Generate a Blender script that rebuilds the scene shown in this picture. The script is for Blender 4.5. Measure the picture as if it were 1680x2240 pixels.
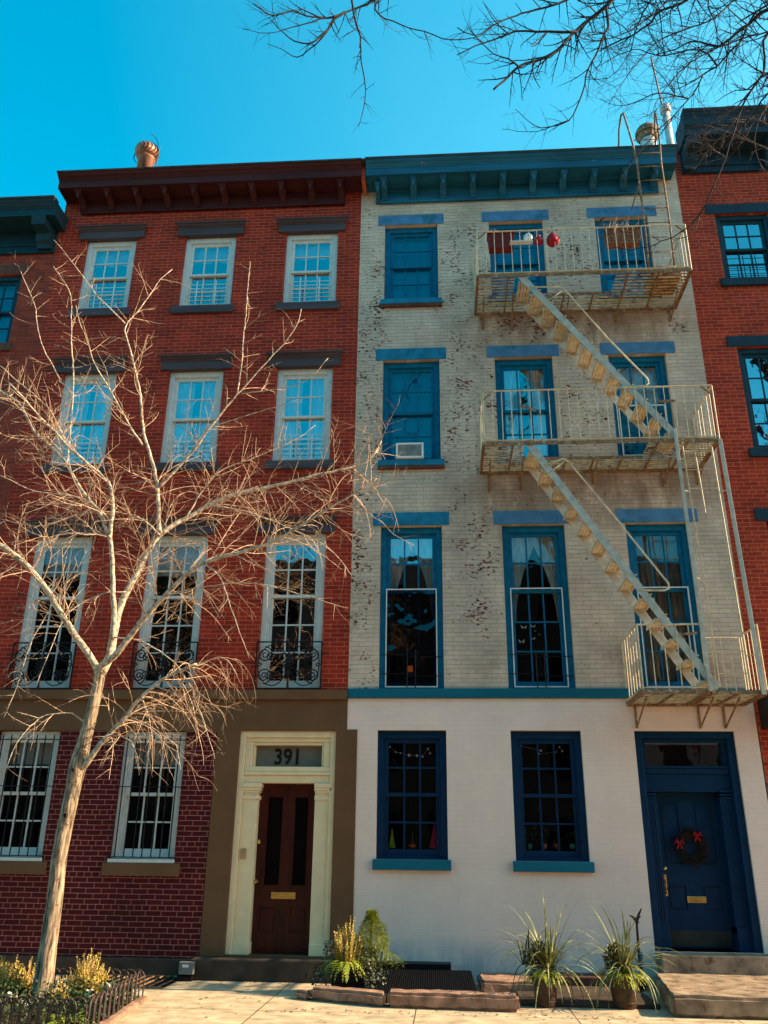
import bpy, math, random
from mathutils import Vector, Matrix, noise
R_=math.radians
for o in list(bpy.data.objects): bpy.data.objects.remove(o)
scene=bpy.context.scene; COL=scene.collection
# ---------------------------------------------------------------- camera
CD,EYE,FPX=12.18401950580111,1.541,1850.0
PITCH,YAW,ROLL=math.radians(21.82203072),math.radians(-4.12157514),math.radians(0.72125073)
fw=Vector((math.sin(YAW)*math.cos(PITCH),math.cos(YAW)*math.cos(PITCH),math.sin(PITCH)))
rt=fw.cross(Vector((0,0,1))).normalized(); up=rt.cross(fw)
rt2=rt*math.cos(ROLL)+up*math.sin(ROLL); up2=up*math.cos(ROLL)-rt*math.sin(ROLL)
cam=bpy.data.cameras.new('camera'); co=bpy.data.objects.new('camera',cam); COL.objects.link(co)
co.matrix_world=Matrix((( rt2.x,up2.x,-fw.x,0),(rt2.y,up2.y,-fw.y,-CD),(rt2.z,up2.z,-fw.z,EYE),(0,0,0,1)))
cam.sensor_fit='VERTICAL'; cam.sensor_height=24; cam.lens=24*FPX/2240; cam.clip_end=500; cam.clip_start=.1
scene.camera=co
scene.render.resolution_x=768; scene.render.resolution_y=1024
# ---------------------------------------------------------------- light
SUN_EL,SUN_A=30.0,0.5       # elevation, degrees the sun stands behind the street wall
w=bpy.data.worlds.new('World'); scene.world=w; w.use_nodes=True
nt=w.node_tree; bg=nt.nodes['Background']
sky=nt.nodes.new('ShaderNodeTexSky'); sky.sky_type='NISHITA'; sky.sun_disc=False
sky.sun_elevation=R_(SUN_EL); sky.sun_rotation=R_(90-SUN_A); sky.air_density=1.0; sky.dust_density=1.3; sky.ozone_density=2.0
hs=nt.nodes.new('ShaderNodeHueSaturation'); hs.inputs['Hue'].default_value=.46; hs.inputs['Saturation'].default_value=1.58; hs.inputs['Value'].default_value=1.0
nt.links.new(sky.outputs[0],hs.inputs['Color']); tcw=nt.nodes.new('ShaderNodeTexCoord'); vd=nt.nodes.new('ShaderNodeVectorMath'); vd.operation='DOT_PRODUCT'; vd.inputs[1].default_value=(.80,.42,.43)
nt.links.new(tcw.outputs['Generated'],vd.inputs[0]); wr=nt.nodes.new('ShaderNodeMapRange'); wr.inputs[1].default_value=.30; wr.inputs[2].default_value=1.0; wr.inputs[3].default_value=0; wr.inputs[4].default_value=.38; nt.links.new(vd.outputs['Value'],wr.inputs[0])
wnz=nt.nodes.new('ShaderNodeTexNoise'); wnz.inputs['Scale'].default_value=1.6; wnz.inputs['Detail'].default_value=4; nt.links.new(tcw.outputs['Generated'],wnz.inputs[0])
wml=nt.nodes.new('ShaderNodeMath'); wml.operation='MULTIPLY'; nt.links.new(wr.outputs[0],wml.inputs[0]); nt.links.new(wnz.outputs[0],wml.inputs[1]); wm2=nt.nodes.new('ShaderNodeMath'); wm2.operation='MULTIPLY'; wm2.inputs[1].default_value=1.8; nt.links.new(wml.outputs[0],wm2.inputs[0])
wmx=nt.nodes.new('ShaderNodeMix'); wmx.data_type='RGBA'; nt.links.new(wm2.outputs[0],wmx.inputs[0]); nt.links.new(hs.outputs[0],wmx.inputs[6]); wmx.inputs[7].default_value=(1.2,3.1,3.4,1)   # thin veil of high cloud toward the sun
nt.links.new(wmx.outputs[2],bg.inputs[0]); bg.inputs[1].default_value=.138
sl=bpy.data.lights.new('sun','SUN'); sl.energy=5.0; sl.angle=R_(.5); sl.color=(1,.79,.52)
so=bpy.data.objects.new('sun',sl); COL.objects.link(so)
sd=Vector((math.cos(R_(SUN_EL))*math.cos(R_(SUN_A)),math.cos(R_(SUN_EL))*math.sin(R_(SUN_A)),math.sin(R_(SUN_EL))))
so.rotation_euler=(-sd).to_track_quat('-Z','Y').to_euler(); so.location=(20,0,20)
scene.view_settings.view_transform='Standard'; scene.view_settings.look='None'; scene.view_settings.exposure=1.38; scene.view_settings.gamma=1
# ---------------------------------------------------------------- helpers
def ray(x,y):
    d=rt2*(x-840)-up2*(y-1120)+fw*FPX
    return d/d.y
def P(x,y,Y=0.):            # photo pixel -> world point at distance Y from the street wall
    d=ray(x,y); t=CD+Y
    return Vector((d.x*t,Y,d.z*t+EYE))
def G(x,y,z=0.):
    d=rt2*(x-840)-up2*(y-1120)+fw*FPX; t=(z-EYE)/d.z
    return Vector((d.x*t,d.y*t-CD,z))
class MB:
    def __init__(s): s.v=[]; s.f=[]
    def add(s,vs,fs):
        n=len(s.v); s.v.extend([tuple(v) for v in vs]); s.f.extend([tuple(i+n for i in f) for f in fs]); return s
    def box(s,x0,x1,y0,y1,z0,z1):
        return s.add([(x0,y0,z0),(x1,y0,z0),(x1,y1,z0),(x0,y1,z0),(x0,y0,z1),(x1,y0,z1),(x1,y1,z1),(x0,y1,z1)],
            [(0,3,2,1),(4,5,6,7),(0,1,5,4),(1,2,6,5),(2,3,7,6),(3,0,4,7)])
    def quad(s,a,b,c,d): return s.add([a,b,c,d],[(0,1,2,3)])
    def tube(s,pts,rad,n=6,cap=True):
        pts=[Vector(p) for p in pts]
        if not isinstance(rad,(list,tuple)): rad=[rad]*len(pts)
        t=(pts[1]-pts[0]).normalized(); u=t.orthogonal().normalized(); base=len(s.v); k=len(pts)
        for i,p in enumerate(pts):
            if i==0: tn=t
            elif i==k-1: tn=(pts[i]-pts[i-1]).normalized()
            else:
                tn=(pts[i+1]-pts[i-1])
                tn=tn.normalized() if tn.length>1e-9 else t
            u=u-tn*u.dot(tn)
            u=u.normalized() if u.length>1e-6 else tn.orthogonal().normalized()
            v=tn.cross(u); t=tn
            for j in range(n):
                a=2*math.pi*j/n; s.v.append(tuple(p+(u*math.cos(a)+v*math.sin(a))*rad[i]))
        for i in range(k-1):
            for j in range(n):
                a=base+i*n+j; b=base+i*n+(j+1)%n
                s.f.append((a,b,b+n,a+n))
        if cap:
            s.f.append(tuple(base+j for j in reversed(range(n)))); s.f.append(tuple(base+(k-1)*n+j for j in range(n)))
        return s
    def prism(s,prof,x0,x1,ax='x'):   # profile in (y,z) swept along x, or (x,z) swept along y
        n=len(prof)
        if ax=='x': vs=[(x0,a,b) for a,b in prof]+[(x1,a,b) for a,b in prof]
        elif ax=='y': vs=[(a,x0,b) for a,b in prof]+[(a,x1,b) for a,b in prof]
        else: vs=[(a,b,x0) for a,b in prof]+[(a,b,x1) for a,b in prof]
        return s.add(vs,[tuple(range(n))[::-1],tuple(range(n,2*n))]+[(i,(i+1)%n,(i+1)%n+n,i+n) for i in range(n)])
    def bar(s,a,b,wd,h):      # flat rectangular bar between a and b, wd across, h thick
        a=Vector(a); b=Vector(b); t=(b-a).normalized()
        ref=Vector((0,1,0)) if abs(t.y)<.9 else Vector((1,0,0))
        u=t.cross(ref).normalized()*wd/2; v=t.cross(u).normalized()*h/2
        vs=[a-u-v,a+u-v,a+u+v,a-u+v,b-u-v,b+u-v,b+u+v,b-u+v]
        return s.add(vs,[(0,3,2,1),(4,5,6,7),(0,1,5,4),(1,2,6,5),(2,3,7,6),(3,0,4,7)])
    def lathe(s,prof,c,n=16):  # (r,z) profile
        b=len(s.v); k=len(prof)
        for r,z in prof:
            for j in range(n):
                a=2*math.pi*j/n; s.v.append((c[0]+r*math.cos(a),c[1]+r*math.sin(a),c[2]+z))
        for i in range(k-1):
            for j in range(n):
                q=b+i*n+j; p=b+i*n+(j+1)%n; s.f.append((q,p,p+n,q+n))
        s.f.append(tuple(b+j for j in reversed(range(n)))); s.f.append(tuple(b+(k-1)*n+j for j in range(n)))
        return s
    def build(s,name,mat,parent=None,bevel=0,smooth=False,label=None,recalc=True):
        me=bpy.data.meshes.new(name); me.from_pydata(s.v,[],s.f); me.update()
        if recalc and len(s.f)<60000:
            import bmesh
            bm=bmesh.new(); bm.from_mesh(me); bmesh.ops.recalc_face_normals(bm,faces=bm.faces); bm.to_mesh(me); bm.free()
        o=bpy.data.objects.new(name,me); COL.objects.link(o)
        me.materials.append(mat)
        if parent is not None: o.parent=parent; o.matrix_parent_inverse=Matrix.Translation(-world(parent))
        if bevel:
            m=o.modifiers.new('b','BEVEL'); m.width=bevel; m.segments=2; m.limit_method='ANGLE'; m.angle_limit=R_(40)
        if smooth:
            for p in me.polygons: p.use_smooth=True
        if label: o['label']=label
        return o
WL={}
def world(o): return Vector(WL.get(o.name,(0,0,0)))
def thing(name,label,cat,loc=(0,0,0),group=None):
    o=bpy.data.objects.new(name,None); COL.objects.link(o); o.location=loc; o.empty_display_size=.2
    o['label']=label; o['category']=cat
    if group: o['group']=group
    WL[o.name]=tuple(loc); return o
def tag(o,label,cat,group=None):
    o['label']=label; o['category']=cat
    if group: o['group']=group
    return o
# ---------------------------------------------------------------- materials
def mat(name,col,rough=.6,metal=0,var=.12,vscale=8,bump=.15,bscale=60,spec=.18,streak=False,col2=None,c2th=.6,c2scale=5):
    m=bpy.data.materials.new(name); m.use_nodes=True; n=m.node_tree.nodes; l=m.node_tree.links
    b=n['Principled BSDF']; b.inputs['Roughness'].default_value=rough; b.inputs['Metallic'].default_value=metal
    b.inputs['Specular IOR Level'].default_value=spec
    tc=n.new('ShaderNodeTexCoord'); nz=n.new('ShaderNodeTexNoise'); nz.inputs['Scale'].default_value=vscale; nz.inputs['Detail'].default_value=6
    mp=n.new('ShaderNodeMapping'); l.new(tc.outputs['Object'],mp.inputs[0]); l.new(mp.outputs[0],nz.inputs[0])
    if streak: mp.inputs['Scale'].default_value=(1,1,.15) if streak=='v' else (.12,1,1)
    mr=n.new('ShaderNodeMapRange'); mr.inputs[1].default_value=.3; mr.inputs[2].default_value=.7; mr.inputs[3].default_value=1-var*1.6; mr.inputs[4].default_value=1+var
    l.new(nz.outputs[0],mr.inputs[0])
    mx=n.new('ShaderNodeMix'); mx.data_type='RGBA'; mx.blend_type='MULTIPLY'; mx.inputs[0].default_value=1
    mx.inputs[6].default_value=(*col,1); cmb=n.new('ShaderNodeCombineColor')
    for i in range(3): l.new(mr.outputs[0],cmb.inputs[i])
    l.new(cmb.outputs[0],mx.inputs[7]); out=mx.outputs[2]
    if col2:
        n2=n.new('ShaderNodeTexNoise'); n2.inputs['Scale'].default_value=c2scale; n2.inputs['Detail'].default_value=8; n2.inputs['Roughness'].default_value=.7
        l.new(tc.outputs['Object'],n2.inputs[0])
        r2=n.new('ShaderNodeMapRange'); r2.inputs[1].default_value=c2th; r2.inputs[2].default_value=c2th+.06; l.new(n2.outputs[0],r2.inputs[0])
        m2=n.new('ShaderNodeMix'); m2.data_type='RGBA'; l.new(r2.outputs[0],m2.inputs[0]); l.new(out,m2.inputs[6]); m2.inputs[7].default_value=(*col2,1); out=m2.outputs[2]
    l.new(out,b.inputs['Base Color'])
    if bump:
        nb=n.new('ShaderNodeTexNoise'); nb.inputs['Scale'].default_value=bscale; nb.inputs['Detail'].default_value=5; l.new(mp.outputs[0],nb.inputs[0])
        bp=n.new('ShaderNodeBump'); bp.inputs['Strength'].default_value=bump; bp.inputs['Distance'].default_value=.01
        l.new(nb.outputs[0],bp.inputs['Height']); l.new(bp.outputs[0],b.inputs['Normal'])
    return m
def brickmat(name,c1,c2,mortar,lo=.62,hi=1.22,bw=.213,rh=.0665,ms=.005,headers=0,zoff=0,bump=.6,rough=.8,chips=None,stains=None,soft=0,msmooth=.1,grade=None):
    m=bpy.data.materials.new(name); m.use_nodes=True; n=m.node_tree.nodes; l=m.node_tree.links
    b=n['Principled BSDF']; b.inputs['Roughness'].default_value=rough; b.inputs['Specular IOR Level'].default_value=.2
    tc=n.new('ShaderNodeTexCoord'); sp=n.new('ShaderNodeSeparateXYZ'); l.new(tc.outputs['Object'],sp.inputs[0])
    ad=n.new('ShaderNodeMath'); ad.operation='ADD'; l.new(sp.outputs[0],ad.inputs[0]); l.new(sp.outputs[1],ad.inputs[1])
    zz=n.new('ShaderNodeMath'); zz.operation='ADD'; l.new(sp.outputs[2],zz.inputs[0]); zz.inputs[1].default_value=100*rh*6+zoff
    xx=n.new('ShaderNodeMath'); xx.operation='ADD'; l.new(ad.outputs[0],xx.inputs[0]); xx.inputs[1].default_value=50
    # hand laid wobble
    wn=n.new('ShaderNodeTexNoise'); wn.inputs['Scale'].default_value=3; l.new(tc.outputs['Object'],wn.inputs[0])
    wm=n.new('ShaderNodeMath'); wm.operation='MULTIPLY_ADD'; l.new(wn.outputs[0],wm.inputs[0]); wm.inputs[1].default_value=.012; l.new(zz.outputs[0],wm.inputs[2])
    cb=n.new('ShaderNodeCombineXYZ'); l.new(xx.outputs[0],cb.inputs[0]); l.new(wm.outputs[0],cb.inputs[1])
    def bt(width,off=.5):
        t=n.new('ShaderNodeTexBrick'); l.new(cb.outputs[0],t.inputs[0]); t.inputs['Scale'].default_value=1
        t.inputs['Brick Width'].default_value=width; t.inputs['Row Height'].default_value=rh; t.inputs['Mortar Size'].default_value=ms
        t.inputs['Mortar Smooth'].default_value=msmooth; t.inputs['Color1'].default_value=(*c1,1); t.inputs['Color2'].default_value=(*c2,1)
        t.inputs['Mortar'].default_value=(*mortar,1); t.offset=off; t.inputs['Bias'].default_value=0; return t
    a=bt(bw); col=a.outputs[0]; fac=a.outputs[1]
    if headers:
        h=bt(bw/2); dv=n.new('ShaderNodeMath'); dv.operation='DIVIDE'; l.new(wm.outputs[0],dv.inputs[0]); dv.inputs[1].default_value=rh
        fl=n.new('ShaderNodeMath'); fl.operation='FLOOR'; l.new(dv.outputs[0],fl.inputs[0])
        md=n.new('ShaderNodeMath'); md.operation='MODULO'; l.new(fl.outputs[0],md.inputs[0]); md.inputs[1].default_value=headers
        lt=n.new('ShaderNodeMath'); lt.operation='LESS_THAN'; l.new(md.outputs[0],lt.inputs[0]); lt.inputs[1].default_value=.5
        mx=n.new('ShaderNodeMix'); mx.data_type='RGBA'; l.new(lt.outputs[0],mx.inputs[0]); l.new(col,mx.inputs[6]); l.new(h.outputs[0],mx.inputs[7]); col=mx.outputs[2]
        mf=n.new('ShaderNodeMix'); l.new(lt.outputs[0],mf.inputs[0]); l.new(fac,mf.inputs[2]); l.new(h.outputs[1],mf.inputs[3]); fac=mf.outputs[0]
    nz=n.new('ShaderNodeTexNoise'); nz.inputs['Scale'].default_value=1.1; nz.inputs['Detail'].default_value=9; nz.inputs['Roughness'].default_value=.65; l.new(tc.outputs['Object'],nz.inputs[0])
    mr=n.new('ShaderNodeMapRange'); mr.inputs[1].default_value=.3; mr.inputs[2].default_value=.7; mr.inputs[3].default_value=lo; mr.inputs[4].default_value=hi; l.new(nz.outputs[0],mr.inputs[0])
    cmb=n.new('ShaderNodeCombineColor')
    for i in range(3): l.new(mr.outputs[0],cmb.inputs[i])
    mm=n.new('ShaderNodeMix'); mm.data_type='RGBA'; mm.blend_type='MULTIPLY'; mm.inputs[0].default_value=1; l.new(col,mm.inputs[6]); l.new(cmb.outputs[0],mm.inputs[7]); col=mm.outputs[2]
    hgt=n.new('ShaderNodeMath'); hgt.operation='SUBTRACT'; hgt.inputs[0].default_value=1; l.new(fac,hgt.inputs[1]); height=hgt.outputs[0]
    def patch(cx,cz,rx,rz,soft_=.6):   # soft elliptical mask
        o=[]
        for src,c,r in((sp.outputs[0],cx,rx),(sp.outputs[2],cz,rz)):
            s1=n.new('ShaderNodeMath'); s1.operation='SUBTRACT'; l.new(src,s1.inputs[0]); s1.inputs[1].default_value=c
            s2=n.new('ShaderNodeMath'); s2.operation='DIVIDE'; l.new(s1.outputs[0],s2.inputs[0]); s2.inputs[1].default_value=r
            s3=n.new('ShaderNodeMath'); s3.operation='MULTIPLY'; l.new(s2.outputs[0],s3.inputs[0]); l.new(s2.outputs[0],s3.inputs[1]); o.append(s3)
        s4=n.new('ShaderNodeMath'); s4.operation='ADD'; l.new(o[0].outputs[0],s4.inputs[0]); l.new(o[1].outputs[0],s4.inputs[1])
        q=n.new('ShaderNodeMapRange'); q.inputs[1].default_value=1; q.inputs[2].default_value=0; q.inputs[3].default_value=0; q.inputs[4].default_value=1; l.new(s4.outputs[0],q.inputs[0]); return q.outputs[0]
    def sumof(lst):
        o=lst[0]
        for k in lst[1:]:
            s=n.new('ShaderNodeMath'); s.operation='MAXIMUM'; l.new(o,s.inputs[0]); l.new(k,s.inputs[1]); o=s.outputs[0]
        return o
    if stains:
        for scol,amt,patches in stains:
            pm=sumof([patch(*p) for p in patches])
            sn=n.new('ShaderNodeTexNoise'); sn.inputs['Scale'].default_value=2.5; sn.inputs['Detail'].default_value=8; sn.inputs['Roughness'].default_value=.7
            smp=n.new('ShaderNodeMapping'); smp.inputs['Scale'].default_value=(1.6,1,.5); l.new(tc.outputs['Object'],smp.inputs[0]); l.new(smp.outputs[0],sn.inputs[0])
            sr=n.new('ShaderNodeMapRange'); sr.inputs[1].default_value=.35; sr.inputs[2].default_value=.62; l.new(sn.outputs[0],sr.inputs[0])
            sm=n.new('ShaderNodeMath'); sm.operation='MULTIPLY'; l.new(sr.outputs[0],sm.inputs[0]); l.new(pm,sm.inputs[1])
            sa=n.new('ShaderNodeMath'); sa.operation='MULTIPLY'; l.new(sm.outputs[0],sa.inputs[0]); sa.inputs[1].default_value=amt
            mx=n.new('ShaderNodeMix'); mx.data_type='RGBA'; l.new(sa.outputs[0],mx.inputs[0]); l.new(col,mx.inputs[6]); mx.inputs[7].default_value=(*scol,1); col=mx.outputs[2]
    if chips:
        pm=sumof([patch(*p) for p in chips])
        cn=n.new('ShaderNodeTexNoise'); cn.inputs['Scale'].default_value=17; cn.inputs['Detail'].default_value=7; cn.inputs['Roughness'].default_value=.62
        cmp_=n.new('ShaderNodeMapping'); cmp_.inputs['Scale'].default_value=(.85,.85,1.5); l.new(tc.outputs['Object'],cmp_.inputs[0]); l.new(cmp_.outputs[0],cn.inputs[0])
        big=n.new('ShaderNodeTexNoise'); big.inputs['Scale'].default_value=2.6; big.inputs['Detail'].default_value=3; l.new(tc.outputs['Object'],big.inputs[0])
        s1=n.new('ShaderNodeMath'); s1.operation='MULTIPLY_ADD'; l.new(big.outputs[0],s1.inputs[0]); s1.inputs[1].default_value=.42; l.new(cn.outputs[0],s1.inputs[2])
        s2=n.new('ShaderNodeMath'); s2.operation='MULTIPLY_ADD'; l.new(pm,s2.inputs[0]); s2.inputs[1].default_value=.10; l.new(s1.outputs[0],s2.inputs[2])
        s2b=n.new('ShaderNodeMath'); s2b.operation='MULTIPLY_ADD'; l.new(fac,s2b.inputs[0]); s2b.inputs[1].default_value=-.05; l.new(s2.outputs[0],s2b.inputs[2])
        cr=n.new('ShaderNodeMapRange'); cr.inputs[1].default_value=.878; cr.inputs[2].default_value=.898; l.new(s2b.outputs[0],cr.inputs[0])
        cc=n.new('ShaderNodeTexNoise'); cc.inputs['Scale'].default_value=6; l.new(tc.outputs['Object'],cc.inputs[0])
        rp=n.new('ShaderNodeValToRGB'); rp.color_ramp.elements[0].position=.4; rp.color_ramp.elements[0].color=(.05,.018,.012,1); rp.color_ramp.elements[1].position=.6; rp.color_ramp.elements[1].color=(.22,.035,.025,1)
        l.new(cc.outputs[0],rp.inputs[0])
        mx=n.new('ShaderNodeMix'); mx.data_type='RGBA'; l.new(cr.outputs[0],mx.inputs[0]); l.new(col,mx.inputs[6]); l.new(rp.outputs[0],mx.inputs[7]); col=mx.outputs[2]
        hh=n.new('ShaderNodeMath'); hh.operation='MULTIPLY_ADD'; l.new(cr.outputs[0],hh.inputs[0]); hh.inputs[1].default_value=-1.2; l.new(height,hh.inputs[2]); height=hh.outputs[0]
    l.new(col,b.inputs['Base Color'])
    fn=n.new('ShaderNodeTexNoise'); fn.inputs['Scale'].default_value=70; fn.inputs['Detail'].default_value=4; l.new(tc.outputs['Object'],fn.inputs[0])
    h2=n.new('ShaderNodeMath'); h2.operation='MULTIPLY_ADD'; l.new(fn.outputs[0],h2.inputs[0]); h2.inputs[1].default_value=.3; l.new(height,h2.inputs[2])
    bp=n.new('ShaderNodeBump'); bp.inputs['Strength'].default_value=bump; bp.inputs['Distance'].default_value=.008; l.new(h2.outputs[0],bp.inputs['Height']); l.new(bp.outputs[0],b.inputs['Normal'])
    return m
def glassmat(name,refl,tint=(1,1,1),wav=.05,gtint=(1,1,1)):
    m=bpy.data.materials.new(name); m.use_nodes=True; n=m.node_tree.nodes; l=m.node_tree.links
    n.remove(n['Principled BSDF']); out=n['Material Output']
    tr=n.new('ShaderNodeBsdfTransparent'); tr.inputs[0].default_value=(*tint,1)
    gl=n.new('ShaderNodeBsdfGlossy'); gl.inputs['Roughness'].default_value=.02; gl.inputs[0].default_value=(*gtint,1)
    tc=n.new('ShaderNodeTexCoord'); nz=n.new('ShaderNodeTexNoise'); nz.inputs['Scale'].default_value=2.5; nz.inputs['Detail'].default_value=2; l.new(tc.outputs['Object'],nz.inputs[0])
    bp=n.new('ShaderNodeBump'); bp.inputs['Strength'].default_value=1; bp.inputs['Distance'].default_value=wav; l.new(nz.outputs[0],bp.inputs['Height']); l.new(bp.outputs[0],gl.inputs['Normal'])
    fr=n.new('ShaderNodeFresnel'); fr.inputs[0].default_value=1.5
    ma=n.new('ShaderNodeMath'); ma.operation='MULTIPLY_ADD'; l.new(fr.outputs[0],ma.inputs[0]); ma.inputs[1].default_value=1-refl; ma.inputs[2].default_value=refl; ma.use_clamp=True
    mx=n.new('ShaderNodeMixShader'); l.new(ma.outputs[0],mx.inputs[0]); l.new(tr.outputs[0],mx.inputs[1]); l.new(gl.outputs[0],mx.inputs[2]); l.new(mx.outputs[0],out.inputs[0])
    return m
M={}
M['brick']=brickmat('red_brick',(.39,.028,.010),(.23,.017,.007),(.48,.12,.06),headers=0,ms=.0052)
M['brick_low']=brickmat('dark_red_painted_brick',(.080,.0045,.0034),(.055,.003,.0026),(.36,.12,.10),headers=6,ms=.0048,zoff=.03)
M['brick_right']=brickmat('orange_red_brick',(.44,.040,.014),(.27,.023,.009),(.52,.14,.065),ms=.0052,headers=7)
M['brick_left']=brickmat('worn_red_brick',(.30,.042,.02),(.19,.028,.014),(.30,.08,.05),ms=.003)
M['grey_brick']=brickmat('grey_painted_brick',(.66,.50,.37),(.57,.43,.315),(.41,.29,.20),ms=.0035,bump=.8,msmooth=.4,
   chips=[(.48,10.9,.9,1.6),(.45,8.4,.75,2.2),(.45,5.7,.6,1.6),(2.35,11.0,.7,1.6),(2.3,8.2,.6,1.3),(-1.15,9.0,.4,4.5),(1.6,9.8,1.6,.8),(4.0,9.8,.35,.5),(-1.2,5.5,.3,3.)],
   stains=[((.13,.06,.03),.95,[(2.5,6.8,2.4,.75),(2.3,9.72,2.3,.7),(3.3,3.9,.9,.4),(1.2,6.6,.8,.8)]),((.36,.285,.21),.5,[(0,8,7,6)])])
M['white_brick']=brickmat('white_painted_brick',(.80,.60,.49),(.785,.585,.48),(.72,.53,.43),ms=.003,lo=.90,hi=1.06,bump=.35,msmooth=.6,headers=0,
   stains=[((.17,.27,.33),.85,[(0.,.12,1.5,.42),(1.5,.16,1.0,.46),(-.7,.1,.8,.36)]),((.66,.49,.40),.4,[(1,1.2,3,1.4)])])
M['brown']=mat('brownstone_paint',(.14,.068,.03),.75,var=.10,vscale=2,bump=.25,bscale=40,col2=(.15,.085,.045),c2th=.68,c2scale=1.5)
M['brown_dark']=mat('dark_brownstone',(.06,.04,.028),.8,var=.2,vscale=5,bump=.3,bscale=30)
M['cream']=mat('cream_paint',(.74,.565,.33),.45,var=.05,vscale=5,bump=.05)
M['white']=mat('white_window_paint',(.57,.58,.53),.4,var=.06,vscale=12,bump=.05)
M['purple']=mat('maroon_black_paint',(.070,.052,.058),.6,var=.2,vscale=6,bump=.15,streak='h')
M['maroon']=mat('maroon_cornice_paint',(.055,.012,.012),.6,var=.25,vscale=5,bump=.2,streak='h',col2=(.06,.02,.02),c2th=.62,c2scale=7)
M['bluecorn']=mat('faded_blue_cornice_paint',(.012,.115,.19),.6,var=.25,vscale=6,bump=.15,streak='h',col2=(.15,.28,.34),c2th=.66,c2scale=6)
M['blue']=mat('teal_blue_window_paint',(.0015,.115,.215),.5,var=.15,vscale=9,bump=.1)
M['bluestone']=mat('blue_painted_stone',(.065,.185,.32),.75,var=.15,vscale=5,bump=.25,bscale=30,col2=(.02,.13,.19),c2th=.56,c2scale=3)
M['blueworn']=mat('worn_teal_paint_on_stone',(.01,.165,.275),.75,var=.2,vscale=7,bump=.4,bscale=30,col2=(.05,.035,.035),c2th=.62,c2scale=14)
M['navy']=mat('dark_navy_paint',(.0008,.023,.062),.45,var=.1,vscale=6,bump=.05,spec=.15)
M['tealband']=mat('teal_band_paint',(.002,.11,.16),.6,var=.12,vscale=4,bump=.1,streak='h')
M['darkteal']=mat('dark_teal_paint',(.008,.035,.048),.45,var=.15,vscale=6,bump=.1)
M['slate']=mat('slate_blue_stone',(.010,.032,.048),.6,var=.15,vscale=5,bump=.15)
M['lbrown']=mat('brown_stone_lintel',(.11,.045,.032),.8,var=.2,vscale=8,bump=.2)
M['iron']=mat('black_iron',(.006,.005,.006),.5,metal=0,var=.1,bump=.1)
M['fe']=mat('cream_fire_escape_paint',(.60,.48,.31),.5,var=.18,vscale=12,bump=.2,col2=(.16,.06,.025),c2th=.63,c2scale=9)
M['feg']=mat('grey_cream_stair_paint',(.44,.41,.33),.5,var=.15,vscale=10,bump=.15,col2=(.25,.16,.09),c2th=.68,c2scale=12)
M['slat']=mat('rust_streaked_slat_paint',(.50,.37,.20),.6,var=.3,vscale=10,bump=.3,col2=(.14,.06,.025),c2th=.55,c2scale=7)
M['rust']=mat('rusty_painted_iron',(.24,.13,.065),.65,var=.3,vscale=16,bump=.3,col2=(.42,.34,.2),c2th=.56,c2scale=14)
M['winwhite']=mat('white_metal_guard',(.62,.62,.58),.4,var=.05,bump=.05)
M['wood']=mat('varnished_red_wood',(.05,.005,.002),.4,var=.35,vscale=14,bump=.08,spec=.25,streak='v')
M['brass']=mat('brass',(.65,.42,.13),.25,metal=1,var=.15,bump=.05)
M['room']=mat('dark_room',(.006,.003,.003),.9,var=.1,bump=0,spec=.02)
M['roomw']=mat('dim_plaster_room',(.10,.075,.07),.9,var=.1,bump=0)
M['curtain']=mat('white_curtain',(.75,.74,.68),.9,var=.25,vscale=20,bump=.4,bscale=18,streak='v')
M['curtainrefl']=mat('reflection_brown_curtain',(.26,.2,.15),.9,var=.35,vscale=22,bump=.4,bscale=18,streak='v')
M['blindblue']=mat('blue_roller_blind',(.006,.16,.33),.8,var=.08,vscale=3,bump=.05)
M['blindgrey']=mat('grey_roller_blind',(.6,.58,.52),.8,var=.06,vscale=2,bump=.05)
M['glass_hi']=glassmat('sky_mirroring_glass',.36,wav=.006)
M['glass_mid']=glassmat('old_window_glass',.26,wav=.004)
M['glass_lo']=glassmat('dark_window_glass',.055,wav=.004)
M['screen']=glassmat('insect_screen',.0,tint=(.35,.35,.38))
M['concrete']=None
M['stone']=mat('weathered_sandstone',(.30,.17,.11),.9,var=.3,vscale=7,bump=.7,bscale=25,col2=(.16,.075,.05),c2th=.6,c2scale=9)
M['slab']=mat('stoop_slab_stone',(.30,.205,.13),.85,var=.35,vscale=5,bump=.6,bscale=30,col2=(.15,.07,.035),c2th=.58,c2scale=7)
M['pot']=mat('dark_glazed_planter',(.06,.034,.02),.45,var=.25,vscale=14,bump=.2)
M['soil']=mat('dark_soil',(.03,.018,.01),1,var=.4,vscale=40,bump=1,bscale=60)
M['bark']=mat('pale_bark',(.33,.235,.15),.95,var=.6,vscale=30,bump=1,bscale=34,streak='v',col2=(.13,.08,.05),c2th=.56,c2scale=16)
M['twig']=mat('tan_twig_bark',(.56,.36,.23),.8,var=.35,vscale=20,bump=.2)
M['darkbark']=mat('dark_branch_bark',(.035,.024,.022),.85,var=.3,vscale=20,bump=.5,bscale=40,col2=(.2,.13,.1),c2th=.68,c2scale=25)
M['copper']=mat('weathered_copper',(.30,.13,.075),.45,metal=.5,var=.4,vscale=8,bump=.2,streak='v')
M['galv']=mat('galvanised_metal',(.55,.5,.44),.5,metal=.4,var=.2,bump=.1)
M['roofing']=mat('dark_roofing',(.06,.05,.045),.9,var=.3,bump=.4)
def leafmat(name,c,c2,sc=9,tr=.25):
    m=mat(name,c,.6,var=.3,vscale=sc,bump=0,col2=c2,c2th=.52,c2scale=sc*1.6)
    m.node_tree.nodes['Principled BSDF'].inputs['Subsurface Weight'].default_value=0
    return m
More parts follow.
